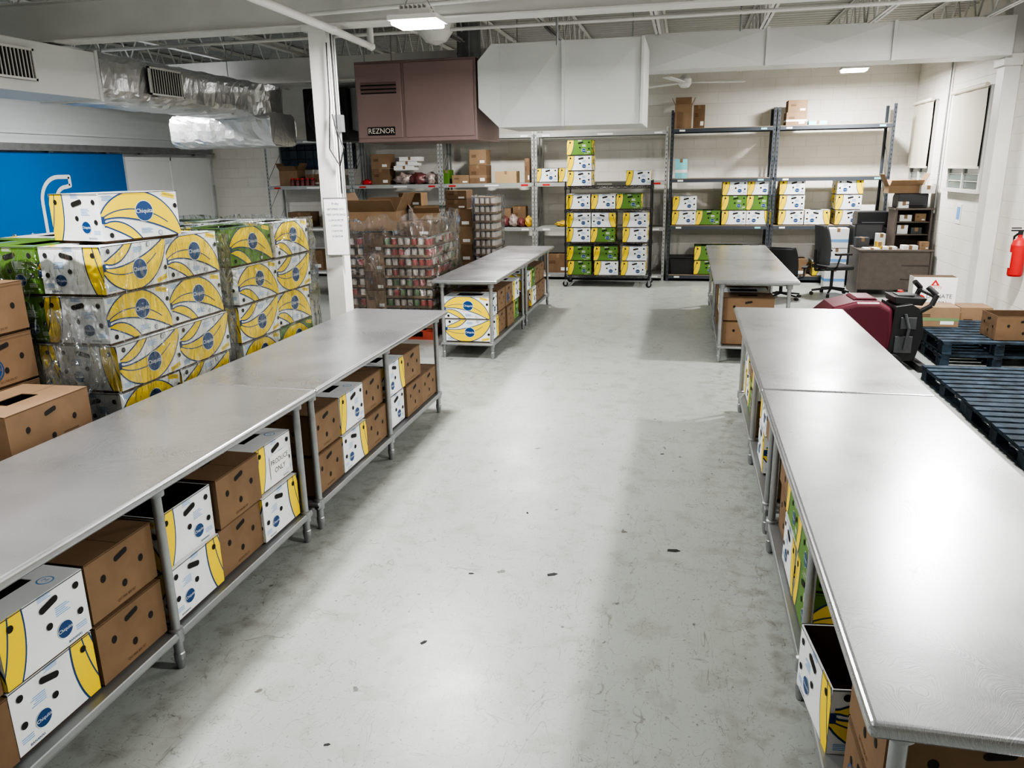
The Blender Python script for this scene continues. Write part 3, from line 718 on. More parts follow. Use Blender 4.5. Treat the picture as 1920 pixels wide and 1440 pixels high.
m=MB();m.prism([(-.2,0),(.2,0),(.24,.3),(-.24,.3)],'y',-.2,.2,BLACKP);m.box(-.26,.26,-.22,.22,.3,.33,BLACKP);ob('plastic_storage_bin',m.mesh('bin',bevel=.01),(-.03,15.15,G[0]),label='black plastic storage bin with lid on bottom shelf',cat='bin')
Z2=1.831
cart(-7.95,15.15,Z2,.4,.35,.3,BRN2,True);cart(-7.45,15.2,Z2,.3,.3,.22,BRN);cart(-7.1,15.15,Z2,.2,.3,.3,BRN2)
cart(-5.95,15.15,Z2,.36,.36,.3,BRN);cart(-5.95,15.15,Z2+.305,.36,.36,.28,BRN2)
cart(-4.3,15.1,Z2,.34,.3,.16,BRN2);cart(-3.95,15.15,Z2,.34,.4,.34,BRN,stripe=BRN2);cart(-3.95,15.15,Z2+.345,.33,.36,.28,BRN2)
cart(-3.4,15.1,Z2,.42,.3,.22,LWOOD);cart(-3.0,15.2,Z2,.1,.3,.45,BRN)
cart(-4.6,15.15,Z2,.12,.3,.26,GRN,label='small green carton on shelf')
for i,(x,s) in enumerate(((-5.5,.2),(-5.2,.22),(-4.93,.16))): lump(x,15.12,Z2,s,.2,.13,BAGR if i%2 else BAGC,'plastic bag of reddish produce on metal shelf')
for i in range(3): cart(-5.45+.06*i,15.1,Z2+.27+.085*i,.42,.28,.08,PAPER,label='white paper pack stacked on shelf')
lump(-6.25,14.98,Z2,.1,.06,.06,RED,'small red bag on metal shelf')
jm=MB();jm.lathe([(0,0),(.045,0),(.05,.02),(.05,.1),(.035,.125),(.035,.15),(0,.15)],BAGR,mats=[BAGR,BAGR,BAGR,BAGR,RED,RED]);jm=jm.mesh('jar')
for i in range(5): ob('glass_jar',jm,(-7.85+i*.11,14.95,Z2),label='small jar of red sauce with red lid on shelf',cat='jar',group='jars on the shelf')
for x,z,w,h in((-7.8,1.0,.5,.3),(-7.1,1.0,.4,.25),(-6.1,1.0,.5,.35),(-5.2,1.0,.4,.3),(-2.4,.12,.5,.35),(-4.1,.12,.5,.3),(-7.6,.12,.5,.4),(-6.1,.12,.6,.4)):
    cart(x,15.2,z+.001,w,.4,h,BRN)
for i,(x,s_,M_) in enumerate(((-3.62,.09,BAGY),(-3.45,.08,BAGR),(-3.28,.09,BAGC),(-3.12,.08,BAGR),(-2.98,.07,BAGY))): lump(x,15.05,1.001,s_,.14,.10+.02*(i%3),M_,'small bag of snacks on metal shelf')
for i,x in enumerate((-3.5,-3.2)): cart(x,15.32,1.001,.26,.2,.34+.04*i,(BRN2,BRN)[i],label='brown carton behind snack bags on shelf')
for i,x in enumerate((-4.1,-3.85)): cart(x,15.15,1.001,.2,.3,.22+.05*i,(BRN,BLACKP)[i],label='small dark carton on metal shelf')
lump(-2.3,15.15,1.001,.16,.16,.06,BAGY,'yellow bag on metal shelf')
# ---------------------------------------------------------------- wire carts
def wirecart(x0,x1,y0,y1,levels,H,M,label,name='wire_shelf_cart',casters=True):
    e=ob(name,None,((x0+x1)/2,(y0+y1)/2,0),label=label,cat='cart')
    hx=(x1-x0)/2;hy=(y1-y0)/2
    m=MB();m.cyl((0,0,.13),(0,0,H),.014,M,10);m.lathe([(.014,H),(.017,H),(.014,H+.012),(0,H+.014)],M);pm=m.mesh('post')
    cm=MB();cm.cyl((0,-.018,.05),(0,.018,.05),.05,RUBBER,16);cm.cyl((0,-.02,.05),(0,.02,.05),.02,GALV);cm.box(-.02,.02,-.028,-.022,.04,.12,GALV);cm.box(-.02,.02,.022,.028,.04,.12,GALV);cm.box(-.025,.025,-.028,.028,.115,.13,GALV);cm=cm.mesh('caster')
    for sx in(-1,1):
        for sy in(-1,1):
            ob('post',pm,(sx*hx,sy*hy,0),parent=e)
            ob('caster',cm,(sx*hx,sy*hy,0),random.uniform(0,1),parent=e)
    for z in levels:
        m=MB()
        for zz in(z-.006,z-.04):
            m.tube([(-hx,-hy,zz),(hx,-hy,zz),(hx,hy,zz),(-hx,hy,zz),(-hx,-hy,zz)],.005,M,6)
        n=30
        for i in range(1,n): xx=-hx+2*hx*i/n;m.cyl((xx,-hy,z-.003),(xx,hy,z-.003),.0025,M,5)
        n=12
        for i in range(n):
            a=-hx+2*hx*i/n;b=a+hx/n
            for s in(-1,1): m.cyl((a,s*hy,z-.006),(b,s*hy,z-.04),.003,M,5);m.cyl((b,s*hy,z-.04),(a+2*hx/n,s*hy,z-.006),.003,M,5)
        for sx in(-1,1):
            for sy in(-1,1): m.lathe([(.014,-.05),(.022,-.05),(.02,.01),(.014,.01)],M,c=(sx*hx,sy*hy,z-.005))
        ob('wire_shelf',m.mesh('wire_shelf'),parent=e)
CL=[.2,.79,1.37,1.77]
wirecart(-2.1,-.6,14.0,14.6,CL,1.85,BLACKP,'black wire shelving cart loaded with banana boxes')
def cb(ks,x,z):
    for i,k in enumerate(ks): bb(k,x+random.uniform(-.01,.01),14.31,z+.001+i*(BH+.001),-pi/2+random.uniform(-.02,.02),lid=False,place='on black wire cart',group='banana boxes on wire cart',sy=1.13)
for x,ks in((-1.86,['g','g']),(-1.37,['w','g']),(-.88,['w','w'])): cb(ks,x,CL[0])
for x,ks in((-1.87,['w','w']),(-1.43,['g','wf']),(-.86,['w','w'])): cb(ks,x,CL[1])
for x,ks in((-1.87,['w']),(-1.43,['w']),(-.99,['g'])): cb(ks,x,CL[2])
for x,ks in((-1.87,['w','w','g']),(-.83,['w'])): cb(ks,x,CL[3])
wirecart(-5.0,-3.7,12.9,13.4,[.25,.9,1.5],1.62,DGREEN,'dark green wire shelving cart holding brown cartons')
cart(-4.65,13.15,1.501,.4,.35,.22,BRN);cart(-4.1,13.15,.901,.5,.4,.4,BRN2);cart(-4.7,13.15,.901,.4,.4,.3,BRN)
for i in range(5): cart(-3.46+.01*(i%2),12.05,.15+i*.272,.42,.42,.27,BRN2 if i%2 else BRN,label='brown carton in a tall stack on pallet',group='brown cartons in a tall stack')
for i in range(2): cart(-3.5,12.05,.15+5*.272+i*.14,.34,.36,.135,BRN,label='low brown carton on top of stack',group='brown cartons in a tall stack')
ob('wooden_pallet',PW,(-3.4,12.05,0),label='wooden pallet under cartons and cans',cat='pallet',group='wooden pallets')
for i in range(3): cart(-3.87+.02*i,12.38,.145+i*.3,.35,.3,.29,BRN2,label='brown carton stacked on pallet')
for i in range(3): lump(-3.95,11.6+.02*i,.14+i*.36 if i else .0,.24,.22,.26,(BAGY,BAGR,BAGY)[i],'yellow and red net bag of produce in pile')
cans={}
for nm,lm in(('r',CANR),('w',CANW),('g',CANG)):
    m=MB();r=.037;m.lathe([(0,0),(r,0),(r,.008),(r-.001,.012),(r-.001,.1),(r,.104),(r,.11),(r-.004,.11),(r-.004,.107),(0,.107)],TIN,n=12,mats=[TIN,TIN,TIN,lm,TIN,TIN,TIN,TIN,TIN]);cans[nm]=m.mesh('can')
def canstack(x0,x1,y0,y1,z0,layers,pal,lay=.165,label='tin can with paper label in cardboard tray',group='cans on pallet'):
    for l in range(layers):
        z=z0+l*lay
        m=MB();m.box(x0,x1,y0,y1,z,z+.004,BRN2);m.box(x0,x1,y0,y0+.003,z,z+.035,BRN2);m.box(x1-.003,x1,y0,y1,z,z+.035,BRN2)
        m.box(x0,x0+.003,y0,y1,z,z+.035,BRN2);m.box(x0,x1,y1-.003,y1,z,z+.035,BRN2);m.box(x0+.01,x1-.09,y0+.09,y1-.01,z+.004,z+lay-.002,BRN)
        for k in range(1,3):
            xx=x0+(x1-x0)*k/3;m.box(xx-.002,xx+.002,y0-.001,y0,z,z+.035,BRND)
        me=m.mesh('tray')
        ob('cardboard_tray',me,label='shallow cardboard tray holding a layer of cans',cat='tray',group='can trays')
        n=int((x1-x0-.01)/.078)
        for i in range(n): ob('tin_can',cans[random.choice(pal)],(x0+.045+i*(x1-x0-.09)/(n-1),y0+.043,z+.005),label=label,cat='can',group=group)
        n=int((y1-y0-.09)/.078)
        for i in range(n): ob('tin_can',cans[random.choice(pal)],(x1-.044,y0+.12+i*.078,z+.005),label=label,cat='can',group=group)
canstack(-3.7,-3.08,9.25,10.35,.145,9,'rwwwrg',lay=.128)
ob('red_wooden_pallet',PR,(-3.68,9.8,0),label='red painted wooden pallet under wrapped canned goods',cat='pallet').scale=(1,1.1,1)
canstack(-4.3,-3.98,9.25,9.9,.145,9,'rrww',lay=.128)
for r in range(5):
    cart(-3.84,9.44,.145+r*.24,.27,.36,.235,BRN2 if r%2 else BRN,label='brown carton on pallet of canned goods',group='cartons on can pallet')
cart(-3.92,9.75,1.36,.62,.6,.24,BRN2,True,rot=.08,label='open brown carton on top of wrapped pallet')
cart(-3.33,9.7,1.30,.42,.5,.17,BRN,label='brown carton on top of wrapped pallet');cart(-3.4,10.12,1.302,.36,.3,.25,BRN2,True,rot=.3,label='open brown carton on top of wrapped pallet')
canstack(-3.2,-2.86,11.8,12.3,.145,12,'wwww',lay=.128)
wrap('plastic_wrap',-4.38,-3.05,9.2,10.4,.2,1.55,'clear stretch film wrapped around pallet of canned goods',j=.06,top=False,M=FILM2)
wrap('plastic_wrap',-3.22,-2.84,11.78,12.33,.15,1.7,'clear stretch film around small stack of cans',j=.02,top=False,M=FILM2)
for i in range(3): cart(-5.1,9.2,i*.3,.5,.45,.295,BRN if i<2 else BRN2,label='brown carton stacked on floor behind white post',group='cartons behind post')
for i in range(4): bb('b',-4.6,7.9,i*(BH+.002),0,lid=False,place='stacked on floor',group='brown boxes stacked on floor')
for i in range(5): cart(-5.7,8.6,i*.25,.6,.45,.245,[WHITE,BRN2,WHITE,LBLU,WHITE][i],label='white and brown carton stacked on floor',group='cartons behind post')
for i in range(5): bb(['w','g','w','wf','w'][i],-4.4,6.6,i*(BH+.002),pi/2,lid=False,place='stacked on floor',group='banana boxes stacked on floor')
for i in range(4): bb('b',-5.4,6.4,i*(BH+.002),pi/2,lid=False,place='stacked on floor',group='brown boxes stacked on floor')
# whiteboard on post
m=MB();m.box(-.105,.105,-.008,0,-.26,.26,PAPER)
for s in(-1,1): m.box(s*.105,s*.112,-.012,.002,-.267,.267,GALV);m.box(-.112,.112,-.012,.002,s*.26,s*.267,GALV)
D=Dec(m,(-.105,-.0085,-.26),(1,0,0),(0,0,1),.21,.52)
for i,t in enumerate(('Friday','SEPTEMBER 20TH','MEET DATES SINCE','LUNCH AM 9E','2 DAYS 450','7 DAYS 430','14 DAYS 40')): D.text(t,.105,.47-.05*i,.034 if i in(0,) else .026,BLU,1,sx=.8)
ob('whiteboard_sign',m.mesh('sign'),(-3.20,6.88,1.60),.2,label='small whiteboard with blue handwriting hung on white post',cat='sign')
# ---------------------------------------------------------------- heater + ducts
m=MB();x0,x1,y0,y1,z0,z1=-4.04,-2.5,9.5,10.65,2.44,3.38
m.box(x0,x1,y0,y1,z0,z1,HEAT);o=ob('unit_heater',m.mesh('heater_body',bevel=.012),label='brown gas unit heater with louvered panel hanging from ceiling',cat='heater')
m=MB();m.box(x0+.02,x0+.6,y0-.02,y0-.001,z0+.05,z1-.03,HEAT);m2=m.mesh('panel',bevel=.006);ob('access_panel',m2,parent=o)
m=MB();m.box(x0+.64,x1-.03,y0-.02,y0-.001,z0+.05,z1-.03,HEAT);ob('access_panel',m.mesh('panel',bevel=.006),parent=o)
m=MB()
for k in range(3):
    m.prism([(y0-.021,z1-.24-k*.045),(y0-.045,z1-.265-k*.045),(y0-.021,z1-.27-k*.045)],'x',x0+.08,x0+.54,HEAT);m.box(x0+.08,x0+.54,y0-.0225,y0-.021,z1-.285-k*.045,z1-.27-k*.045,BLK)
ob('louver',m.mesh('louver'),parent=o)
m=MB();m.box(x0+.14,x0+.50,y0-.025,y0-.021,z0+.08,z0+.18,HEATD);D=Dec(m,(x0+.14,y0-.025,z0+.08),(1,0,0),(0,0,1),.36,.1);D.text('REZNOR',.18,.05,.088,CREAM,3);ob('badge',m.mesh('badge'),parent=o)
rm=MB();rm.cyl((0,0,0),(0,0,ZC-.02-z1),.006,GALV,6);rm=rm.mesh('rod')
for x in(x0+.1,x1-.1):
    for y in(y0+.1,y1-.1): ob('hanger_rod',rm,(x,y,z1),parent=o)
m=MB();yd0,yd1=9.46,10.6
prof=[(-2.22,2.57),(-.53,2.57),(-.53,3.50),(-2.30,3.50),(-2.47,3.32),(-2.47,2.80)]
m.prism(prof,'y',yd0,yd1,WDUCT);o=ob('white_sheet_metal_duct',m.mesh('duct',bevel=.006),label='large white sheet metal duct plenum joined to heater',cat='duct')
def crease(m,x0,x1,z0,z1,y,M=WPAINT,r=.003):
    c=((x0+x1)/2,y-.03,(z0+z1)/2);P=[(x0,y,z0),(x1,y,z0),(x1,y,z1),(x0,y,z1)]
    for i in range(4): m.face([P[i],P[(i+1)%4],c],M)
m=MB();crease(m,-2.2,-1.46,2.6,3.47,yd0-.002,WDUCT);crease(m,-1.44,-.56,2.6,3.47,yd0-.002,WDUCT);m.box(-1.465,-1.435,yd0-.03,yd0,2.57,3.5,WDUCT);m.box(-.56,-.53,yd0-.03,yd0,2.57,3.5,WDUCT)
ob('duct_panel',m.mesh('duct_panel'),parent=o)
for x in(-2.1,-.7): ob('hanger_rod',rm,(x,10.0,3.5),parent=o)
m=MB();m.box(-.62,3.71,10.95,11.45,3.30,3.74,WDUCT);o=ob('white_rectangular_duct',m.mesh('d',bevel=.006),label='long white rectangular duct running to side wall',cat='duct')
m=MB()
for a,b in((-.55,.9),(.93,2.36),(2.42,3.68)): crease(m,a,b,3.32,3.72,10.948,WDUCT)
for x in(.915,2.39): m.box(x-.02,x+.02,10.92,10.95,3.29,3.75,WDUCT)
ob('duct_panel',m.mesh('dp'),parent=o)
def crinkle(x0,x1,z0,z1,ya,yb,M,axis='y',j=.014,step=.07):
    m=MB();vs=[];n=36;k=int(abs(yb-ya)/step);cx,cz=(x0+x1)/2,(z0+z1)/2
    for a in range(k+1):
        y=ya+(yb-ya)*a/k;s=1+.02*math.sin(a*.9)
        for i in range(n):
            t=2*pi*i/n;c,sn=math.cos(t),math.sin(t)
            u=cx+(x1-x0)/2*s*math.copysign(abs(c)**.45,c)+random.uniform(-j,j);w=cz+(z1-z0)/2*s*math.copysign(abs(sn)**.45,sn)+random.uniform(-j,j)
            yy=y+random.uniform(-j,j)
            vs.append({'y':(u,yy,w),'x':(yy,u,w),'z':(u,w,yy)}[axis])
    m.raw(vs,[(a*n+i,a*n+(i+1)%n,(a+1)*n+(i+1)%n,(a+1)*n+i) for a in range(k) for i in range(n)],M)
    m.face(vs[:n],M);m.face(vs[-n:],M)
    return m.mesh('foil_duct',fixn=True)
o=ob('foil_wrapped_duct',crinkle(-6.72,-6.0,2.84,3.36,7.5,11.15,FOIL,j=.010),label='crinkled silver foil wrapped air duct under ceiling',cat='duct')
for y in(8,10.5): ob('hanger_rod',rm,(-6.36,y,3.36),parent=o)
ob('duct_elbow',crinkle(-6.75,-5.85,10.5,11.2,2.6,3.3,FOIL,'z',j=.010),parent=o)
ob('duct_branch',crinkle(10.45,11.2,2.46,2.92,-7.35,-5.75,FOIL,'x',j=.010),parent=o)
def grille(w,h):
    m=MB();m.box(-w/2,w/2,-.01,0,-h/2,h/2,BLK)
    for s in(-1,1): m.box(s*w/2,s*(w/2-.02),-.025,0,-h/2,h/2,WPAINT);m.box(-w/2,w/2,-.025,0,s*h/2,s*(h/2-.02),WPAINT)
    n=14
    for i in range(1,n): x=-w/2+w*i/n;m.box(x-.004,x+.004,-.02,-.008,-h/2+.02,h/2-.02,WPAINT)
    return m.mesh('grille')
ob('vent_grille',grille(.62,.3),(-5.96,8.5,3.12),pi/2,parent=o)
m=MB();m.box(-6.72,-6.0,1.0,7.48,2.86,3.32,WDUCT)
for y in(3.4,5.0,7.45): m.box(-6.74,-5.98,y-.02,y+.02,2.84,3.34,WDUCT)
o=ob('white_rectangular_duct',m.mesh('wd',bevel=.006),label='white rectangular air duct with side grille',cat='duct')
ob('vent_grille',grille(.6,.28),(-5.985,6.3,3.1),pi/2,parent=o)
for y in(3,6): ob('hanger_rod',rm,(-6.36,y,3.32),parent=o)
m=MB();m.box(-5.7,-5.0,11.4,12.1,2.55,3.3,DARKU);o=ob('black_air_handler',m.mesh('au',bevel=.02),label='black metal air handler hanging from ceiling',cat='air handler')
m=MB();m.lathe([(.0,0),(.3,0),(.3,.02),(.26,.02),(.26,.005)],GRAYP,n=24);me=m.mesh('fan_guard');ob('fan_guard',me,(-5.35,11.39,2.92),parent=o,rot3=(pi/2,0,0))
m=MB();m.prism([(-4.98,2.7),(-4.1,2.5),(-4.1,3.3),(-4.98,3.3)],'y',11.5,12.2,GREYD);o=ob('gray_sheet_metal_duct',m.mesh('gd',bevel=.008),label='bare galvanized sheet metal duct behind heater',cat='duct')
for x in(-4.8,-4.3): ob('hanger_rod',rm,(x,11.8,3.3),parent=o)
m=MB();m.cyl((-2.95,10.66,3.2),(-2.95,10.9,3.2),.15,GREYD,24);m.cyl((-2.95,10.88,3.1),(-2.95,10.88,4.2),.16,GREYD,24)
for z in(3.6,3.9): m.cyl((-2.95,10.88,z),(-2.95,10.88,z+.015),.168,GREYD,24)
ob('flue_pipe',m.mesh('flue'),label='round galvanized flue pipe rising behind heater',cat='pipe')
m=MB();m.cyl((-5.9,12.4,3.45),(-4.3,12.4,3.45),.24,FOIL,28);ob('round_insulated_duct',m.mesh('rd'),label='round insulated duct under ceiling',cat='duct')
m=MB();m.lathe([(0,-.24),(.12,-.2),(.2,-.1),(.22,0),(.22,.25),(0,.25)],WPAINT,n=24);ob('ceiling_duct_cap',m.mesh('cap'),(-2.9,9.25,3.72),label='white round duct cap under the ceiling joists',cat='duct')
e=MB();e.lathe([(0,-.08),(.06,-.07),(.1,-.02),(.1,.05),(.05,.1),(0,.1)],WPAINT);e.cyl((0,0,.1),(0,0,.7),.012,WPAINT);o=ob('ceiling_fan',e.mesh('fan_motor'),(-.1,12.9,3.32),label='white three blade ceiling fan at rest',cat='fan')
bm_=MB();bm_.prism([(.1,-.03),(.2,-.06),(.9,-.075),(.93,0),(.9,.05),(.2,.05),(.1,.03)],'z',-.006,.006,WPAINT);bme=bm_.mesh('blade')
for i in range(3): ob('blade',bme,(0,0,0),.25+i*2*pi/3,parent=o)
# ---------------------------------------------------------------- right side things
for i,(x,y,z,r) in enumerate(((2.93,6.3,0,0),(2.93,7.58,0,0.02),(3.22,9.3,0,0),(3.22,9.3,.145,.01))):
    o=ob('blue_pallet',PB,(x,y,z),pi/2+r,label='worn dark blue wooden pallet lying on floor',cat='pallet',group='blue pallets')
bb('b',3.45,8.98,.29,.05,opened=True,place='on blue pallets',group='open brown boxes')
cart(2.8,9.62,.29,.5,.35,.22,BRN2,label='produce carton with red and green print on pallets',stripe=CANG)
m=MB();m.box(-.24,.24,-.1,.1,0,.4,PAPER);m.box(-.235,.235,-.095,.095,.4,.402,BRND)
D=Dec(m,(-.24,-.1,0),(1,0,0),(0,0,1),.48,.4)
D.poly([(.19,.30),(.29,.30),(.24,.375)],RED,1);D.poly([(.22,.31),(.26,.31),(.24,.34)],PAPER,2);D.text('WYETTE',.24,.275,.04,RED,1);D.text('DONATE',.30,.17,.07,INK,1);D.text('BIN',.34,.09,.06,INK,1);D.ell(.09,.13,.06,.06,RED,1);D.text('red',.09,.13,.05,PAPER,2)
cart(2.95,10.2,0,.6,.38,.36,BRN,label='brown carton under the donate box')
ob('donation_box',m.mesh('donbox'),(2.95,10.2,.362),0,label='white donation box with red emblem and handwriting',cat='box')
cart(3.45,10.3,.0,.35,.35,.4,BRN2,label='brown carton behind pallets')
m=MB();m.lathe([(0,0),(.07,0),(.08,.02),(.08,.36),(.06,.42),(.025,.45),(.025,.48)],RED,n=20);m.box(.07,.10,-.03,.03,.1,.4,GALV);o=ob('fire_extinguisher',m.mesh('ext'),(3.8,10.15,.78),label='red fire extinguisher hung on white block wall',cat='fire extinguisher')
m=MB();m.box(-.02,.02,-.02,.02,.48,.52,BLACKP);m.box(-.1,.03,-.012,.012,.52,.535,BLACKP);m.box(-.1,.0,-.01,.01,.55,.562,BLACKP);m.tube([(0,.03,.5),(-.02,.11,.45),(-.02,.1,.2),(-.02,.09,.08)],.012,BLACKP);ob('valve_and_hose',m.mesh('valve'),parent=o)
m=MB();m.box(-.081,-.0805,-.05,.05,.1,.28,PAPER);ob('label_plate',m.mesh('lp'),parent=o)
m=MB();m.box(-.01,0,-.14,.14,-.1,.1,RED);m.box(-.012,-.01,-.1,.1,-.06,.06,PAPER);ob('wall_sign',m.mesh('ws'),(XR,10.1,1.6),label='small red and white sign on block wall',cat='sign')
m=MB();m.box(-.008,0,-.1,.1,-.14,.14,PAPER);m.box(-.01,-.008,-.07,.07,-.08,.1,LBLU);ob('wall_notice',m.mesh('wn'),(XR,12.7,1.35),label='small paper notice on white block wall',cat='notice')
# desk
e=ob('office_desk',None,(3.3,13.85,0),label='gray brown laminate office desk with hutch against wall',cat='desk')
m=MB();m.box(-.55,.55,-.4,.4,.715,.745,DESK);ob('desktop',m.mesh('dt',bevel=.004),parent=e)
m=MB();m.box(-.55,-.52,-.38,.38,0,.715,DESK);m.box(.52,.55,-.38,.38,0,.715,DESK);m.box(-.52,.52,-.36,-.34,.1,.715,DESK);ob('side_panel',m.mesh('dp',bevel=.003),parent=e)
m=MB();m.box(.1,.52,-.34,.38,.05,.71,DESK);
for z in(.27,.49): m.box(.11,.51,-.375,-.365,z,z+.01,BLK)
ob('drawer_pedestal',m.mesh('ped',bevel=.003),parent=e)
m=MB();m.box(.0,.03,-.1,.38,.745,1.35,DESK);m.box(.52,.55,-.1,.38,.745,1.35,DESK);m.box(-.02,.57,-.12,.38,1.35,1.38,DESK);m.box(.03,.52,.36,.38,.745,1.35,DESK)
for z in(.95,1.15): m.box(.03,.52,-.08,.36,z,z+.015,DESK)
ob('hutch',m.mesh('hutch',bevel=.002),parent=e)
def prn(x,y,z,s=1,label='black office printer',M=BLACKP):
    m=MB();m.prism([(-.2*s,0),(.2*s,0),(.2*s,.17*s),(.12*s,.22*s),(-.2*s,.22*s)],'x',-.22*s,.22*s,M);o=ob('printer',m.mesh('printer',bevel=.015),(x,y,z),label=label,cat='printer')
    m=MB();m.box(-.16*s,.16*s,-.28*s,-.2*s,.05*s,.06*s,GRAYP);m.box(-.1*s,.1*s,.205*s,.3*s,.18*s,.3*s,PAPER);ob('paper_tray',m.mesh('pt'),parent=o)
prn(3.55,14.0,1.382,1,'gray printer on top of desk hutch',GRAYP)
cart(3.42,13.98,1.61,.5,.34,.12,BRN2,opened=True,label='open carton on top of desk printer') ;cart(3.72,13.8,1.61,.2,.25,.12,PAPER,label='stack of white paper on desk hutch')
cart(3.40,13.80,1.382,.14,.16,.1,PAPER,label='small white box on desk hutch')
cart(2.86,13.9,.746,.2,.2,.16,GRAYP,label='gray desk organizer on desk');cart(3.15,13.95,.746,.12,.2,.22,WHITE,label='white supplies box on desk')
for i,(x,y,w,h,M_) in enumerate(((3.22,13.6,.2,.04,PAPER),(2.95,13.6,.24,.02,PAPER),(3.52,13.62,.22,.06,PAPER),(3.72,13.6,.12,.12,BRN2),(3.08,13.7,.07,.11,BAGY))): cart(x,y,.746,w,.2,h,M_,label='papers and small supplies on office desk',group='desk clutter')
cart(3.45,13.95,.966,.16,.2,.14,WHITE,label='white supplies box on desk shelf');cart(3.66,13.95,.966,.16,.2,.1,GRAYP,label='gray supplies box on desk shelf');cart(3.7,13.95,1.167,.16,.2,.12,BRN2,label='brown supplies box on desk shelf');cart(3.48,13.95,1.167,.18,.2,.1,PAPER,label='folded papers on desk shelf')
m=MB();m.box(-.02,.02,-.02,.02,0,.1,BLACKP);m.box(-.1,.1,-.07,.07,0,.012,BLACKP);m.box(-.22,.22,-.015,.015,.1,.36,BLACKP);m.box(-.2,.2,-.017,-.015,.115,.345,GRAYP);ob('computer_monitor',m.mesh('mon',bevel=.004),(3.0,14.12,.747),label='small black computer monitor on desk',cat='monitor')
m=MB();m.box(-.28,.28,-.2,.2,0,1.05,GRAYP)
for z in(.02,.36,.7): m.box(-.26,.26,-.215,-.2,z,z+.32,GRAYP);m.box(-.06,.06,-.225,-.215,z+.25,z+.27,GALV)
ob('filing_cabinet',m.mesh('fc',bevel=.006),(3.1,14.6,0),label='gray metal filing cabinet beside shelving',cat='cabinet')
prn(3.1,14.6,1.051,1.1,'black printer on filing cabinet')
for i in range(3): cart(2.58,14.55,.0+i*.34,.34,.3,.33,[WHITE,WHITE,WHITE][i],label='white and blue carton stacked beside desk',group='blue white cartons',stripe=LBLU)
def chair(x,y,rot,M,label,s=1):
    e=ob('office_chair',None,(x,y,0),rot,label=label,cat='chair')
    m=MB()
    for i in range(5):
        a=2*pi*i/5;c,sn=math.cos(a),math.sin(a)
        m.cyl((0,0,.12),(.3*c,.3*sn,.08),.025,BLACKP,8,r2=.016)
        m.cyl((.3*c-.02*sn,.3*sn+.02*c,.03),(.3*c+.02*sn,.3*sn-.02*c,.03),.03,RUBBER,12)
    m.cyl((0,0,.1),(0,0,.42),.025,BLACKP);ob('star_base',m.mesh('base'),parent=e)
    m=MB();m.box(-.25,.25,-.24,.25,.43,.5,BLACKP);ob('seat',m.mesh('seat',bevel=.03,seg=3),parent=e)
    m=MB();vs=[];
    for j in range(9):
        z=.52+.62*j/8;w=.24-.05*(j/8)**3;b=.03*math.sin(j/8*pi)
        for i in range(7):
            u=-1+2*i/6;vs.append((w*u,.24+.05*(j/8)-b+.0-.05*u*u,z))
    nv=len(vs);vs+= [(a,b+.035,c) for a,b,c in vs]
    fs=[]
    for j in range(8):
        for i in range(6): k=j*7+i;fs+=[(k,k+1,k+8,k+7),(nv+k,nv+k+7,nv+k+8,nv+k+1)]
    for j in range(8): fs+=[(j*7,j*7+7,nv+j*7+7,nv+j*7),(j*7+6,nv+j*7+6,nv+j*7+13,j*7+13)]
    fs+=[tuple([*range(0,7)]+[*range(nv+6,nv-1,-1)]),tuple([*range(56,63)]+[*range(nv+62,nv+55,-1)])]
    m.raw(vs,fs,M,True);ob('backrest',m.mesh('back',fixn=True),parent=e)
    m=MB();m.tube([(0,.1,.42),(0,.3,.42),(0,.32,.75)],.02,BLACKP)
    ob('back_support',m.mesh('bs'),parent=e)
    for sx in(-1,1):
        m=MB();m.tube([(sx*.24,.1,.46),(sx*.31,.1,.5),(sx*.31,.05,.68)],.014,BLACKP);m.box(sx*.31-.035,sx*.31+.035,-.12,.14,.68,.71,BLACKP);ob('armrest',m.mesh('arm'),parent=e)
    return e
chair(2.38,13.5,1.9,MESHG,'gray mesh back office chair with black base')
c=chair(1.55,13.1,2.9,BLACKP,'black office chair behind the steel table');c.scale=(1.1,1,.74)
# floor scrubber
e=ob('floor_scrubber',None,(1.93,8.75,0),.05,label='maroon and black walk-behind floor scrubber machine',cat='floor scrubber');e.scale=(1,1,.9)
m=MB();m.prism([(-.55,.2),(.18,.2),(.20,.45),(.18,.72),(.04,.80),(-.18,.80),(-.40,.73),(-.53,.60),(-.57,.42)],'y',-.28,.28,MAROON);ob('recovery_tank',m.mesh('tank',bevel=.06,seg=5),parent=e)
m=MB();m.prism([(-.2,.80),(.04,.80),(.02,.825),(-.16,.825)],'y',-.18,.18,MAROON);ob('tank_lid',m.mesh('tl',bevel=.01),parent=e)
m=MB();m.prism([(.16,.12),(.44,.12),(.5,.42),(.46,.70),(.36,.77),(.2,.74)],'y',-.25,.25,BLACKP);m.box(.22,.4,-.262,-.25,.2,.40,GRAYP);m.box(.26,.42,-.262,-.25,.48,.62,GRAYP);ob('rear_housing',m.mesh('rh',bevel=.035,seg=3),parent=e)
m=MB();m.box(-.5,.45,-.24,.24,.1,.24,BLACKP);ob('chassis',m.mesh('ch',bevel=.02),parent=e)
m=MB();m.cyl((-.35,0,.03),(-.35,0,.14),.3,GRAYP,28,r2=.26);ob('brush_deck',m.mesh('bd'),parent=e)
m=MB();m.prism([(.22,.76),(.48,.74),(.52,.82),(.20,.84)],'y',-.18,.18,BLACKP);m.box(.26,.42,-.1,.1,.83,.85,GRAYP);m.cyl((.34,.12,.83),(.34,.12,.87),.03,RED,12);ob('control_panel',m.mesh('cp',bevel=.006),parent=e)
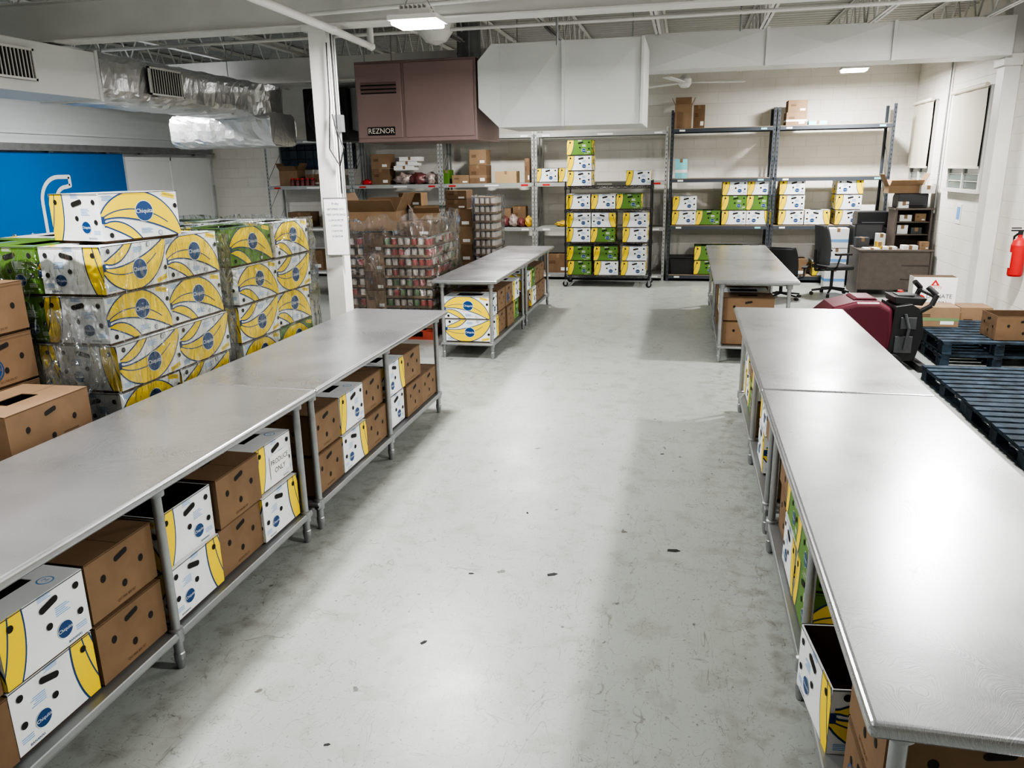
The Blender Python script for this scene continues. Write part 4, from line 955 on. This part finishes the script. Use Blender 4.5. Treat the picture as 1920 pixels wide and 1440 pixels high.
m=MB();m.tube([(.42,-.22,.66),(.54,-.25,.76),(.58,-.25,.88),(.50,-.2,.96)],.028,BLACKP);m.tube([(.42,.22,.66),(.54,.25,.76),(.58,.25,.88),(.50,.2,.96)],.028,BLACKP);m.cyl((.57,-.25,.86),(.57,.25,.86),.022,BLACKP);ob('handle',m.mesh('hd'),parent=e)
m=MB();m.tube([(.46,.1,.6),(.54,.12,.4),(.50,.12,.2),(.43,.1,.12)],.022,GRAYP);m.tube([(.3,-.27,.66),(.34,-.29,.5),(.32,-.28,.25)],.016,GRAYP);ob('drain_hose',m.mesh('dh'),parent=e)
wm=MB();wm.cyl((0,-.025,.1),(0,.025,.1),.1,RUBBER,20);wm.cyl((0,-.028,.1),(0,.028,.1),.05,GRAYP,16);wm=wm.mesh('wheel')
for y in(-.31,.31): ob('wheel',wm,(.2,y,0),parent=e)
m=MB();m.prism([(.46,.02),(.52,.02),(.54,.08),(.46,.08)],'y',-.36,.36,RUBBER);ob('squeegee',m.mesh('sq'),parent=e)
for i,(x,y,r,s) in enumerate(((.01,4.06,.1,1),(-.62,3.67,.5,.8),(-1.05,3.6,.2,.4),(-1.1,2.95,1,.5),(-1.25,2.25,.4,.35),(-.1,5.6,.3,.4),(-.9,4.4,2,.35))):
    m=MB();m.prism([(-.035*s,-.012*s),(.01*s,-.018*s),(.04*s,-.004*s),(.02*s,.016*s),(-.03*s,.014*s)],'z',0,.0015,INK);ob('floor_scrap',m.mesh('scrap'),(x,y,.0005),r,label='small dark scrap of debris on concrete floor',cat='debris',group='floor scraps')
# world
w=bpy.data.worlds.new('World');SC.world=w;w.use_nodes=True;w.node_tree.nodes['Background'].inputs[0].default_value=(.8,.85,.9,1);w.node_tree.nodes['Background'].inputs[1].default_value=.3
# camera
psi,th,ro=math.atan(.2239),math.atan(404.2/1450),.0175
F=Vector((-math.sin(psi)*math.cos(th),math.cos(psi)*math.cos(th),-math.sin(th)));R=Vector((math.cos(psi),math.sin(psi),0));U=R.cross(F)
R2=(R-U*ro).normalized();U2=(U+R*ro).normalized()
cam=bpy.data.cameras.new('Camera');co=bpy.data.objects.new('Camera',cam);COL.objects.link(co)
M=Matrix((R2,U2,-F)).transposed().to_4x4();M.translation=Vector((0,0,2.1));co.matrix_world=M
cam.sensor_width=36;cam.lens=1450/1920*36;cam.clip_start=.05;SC.camera=co
SC.view_settings.view_transform='AgX';SC.view_settings.look='AgX - High Contrast';SC.view_settings.exposure=0.05
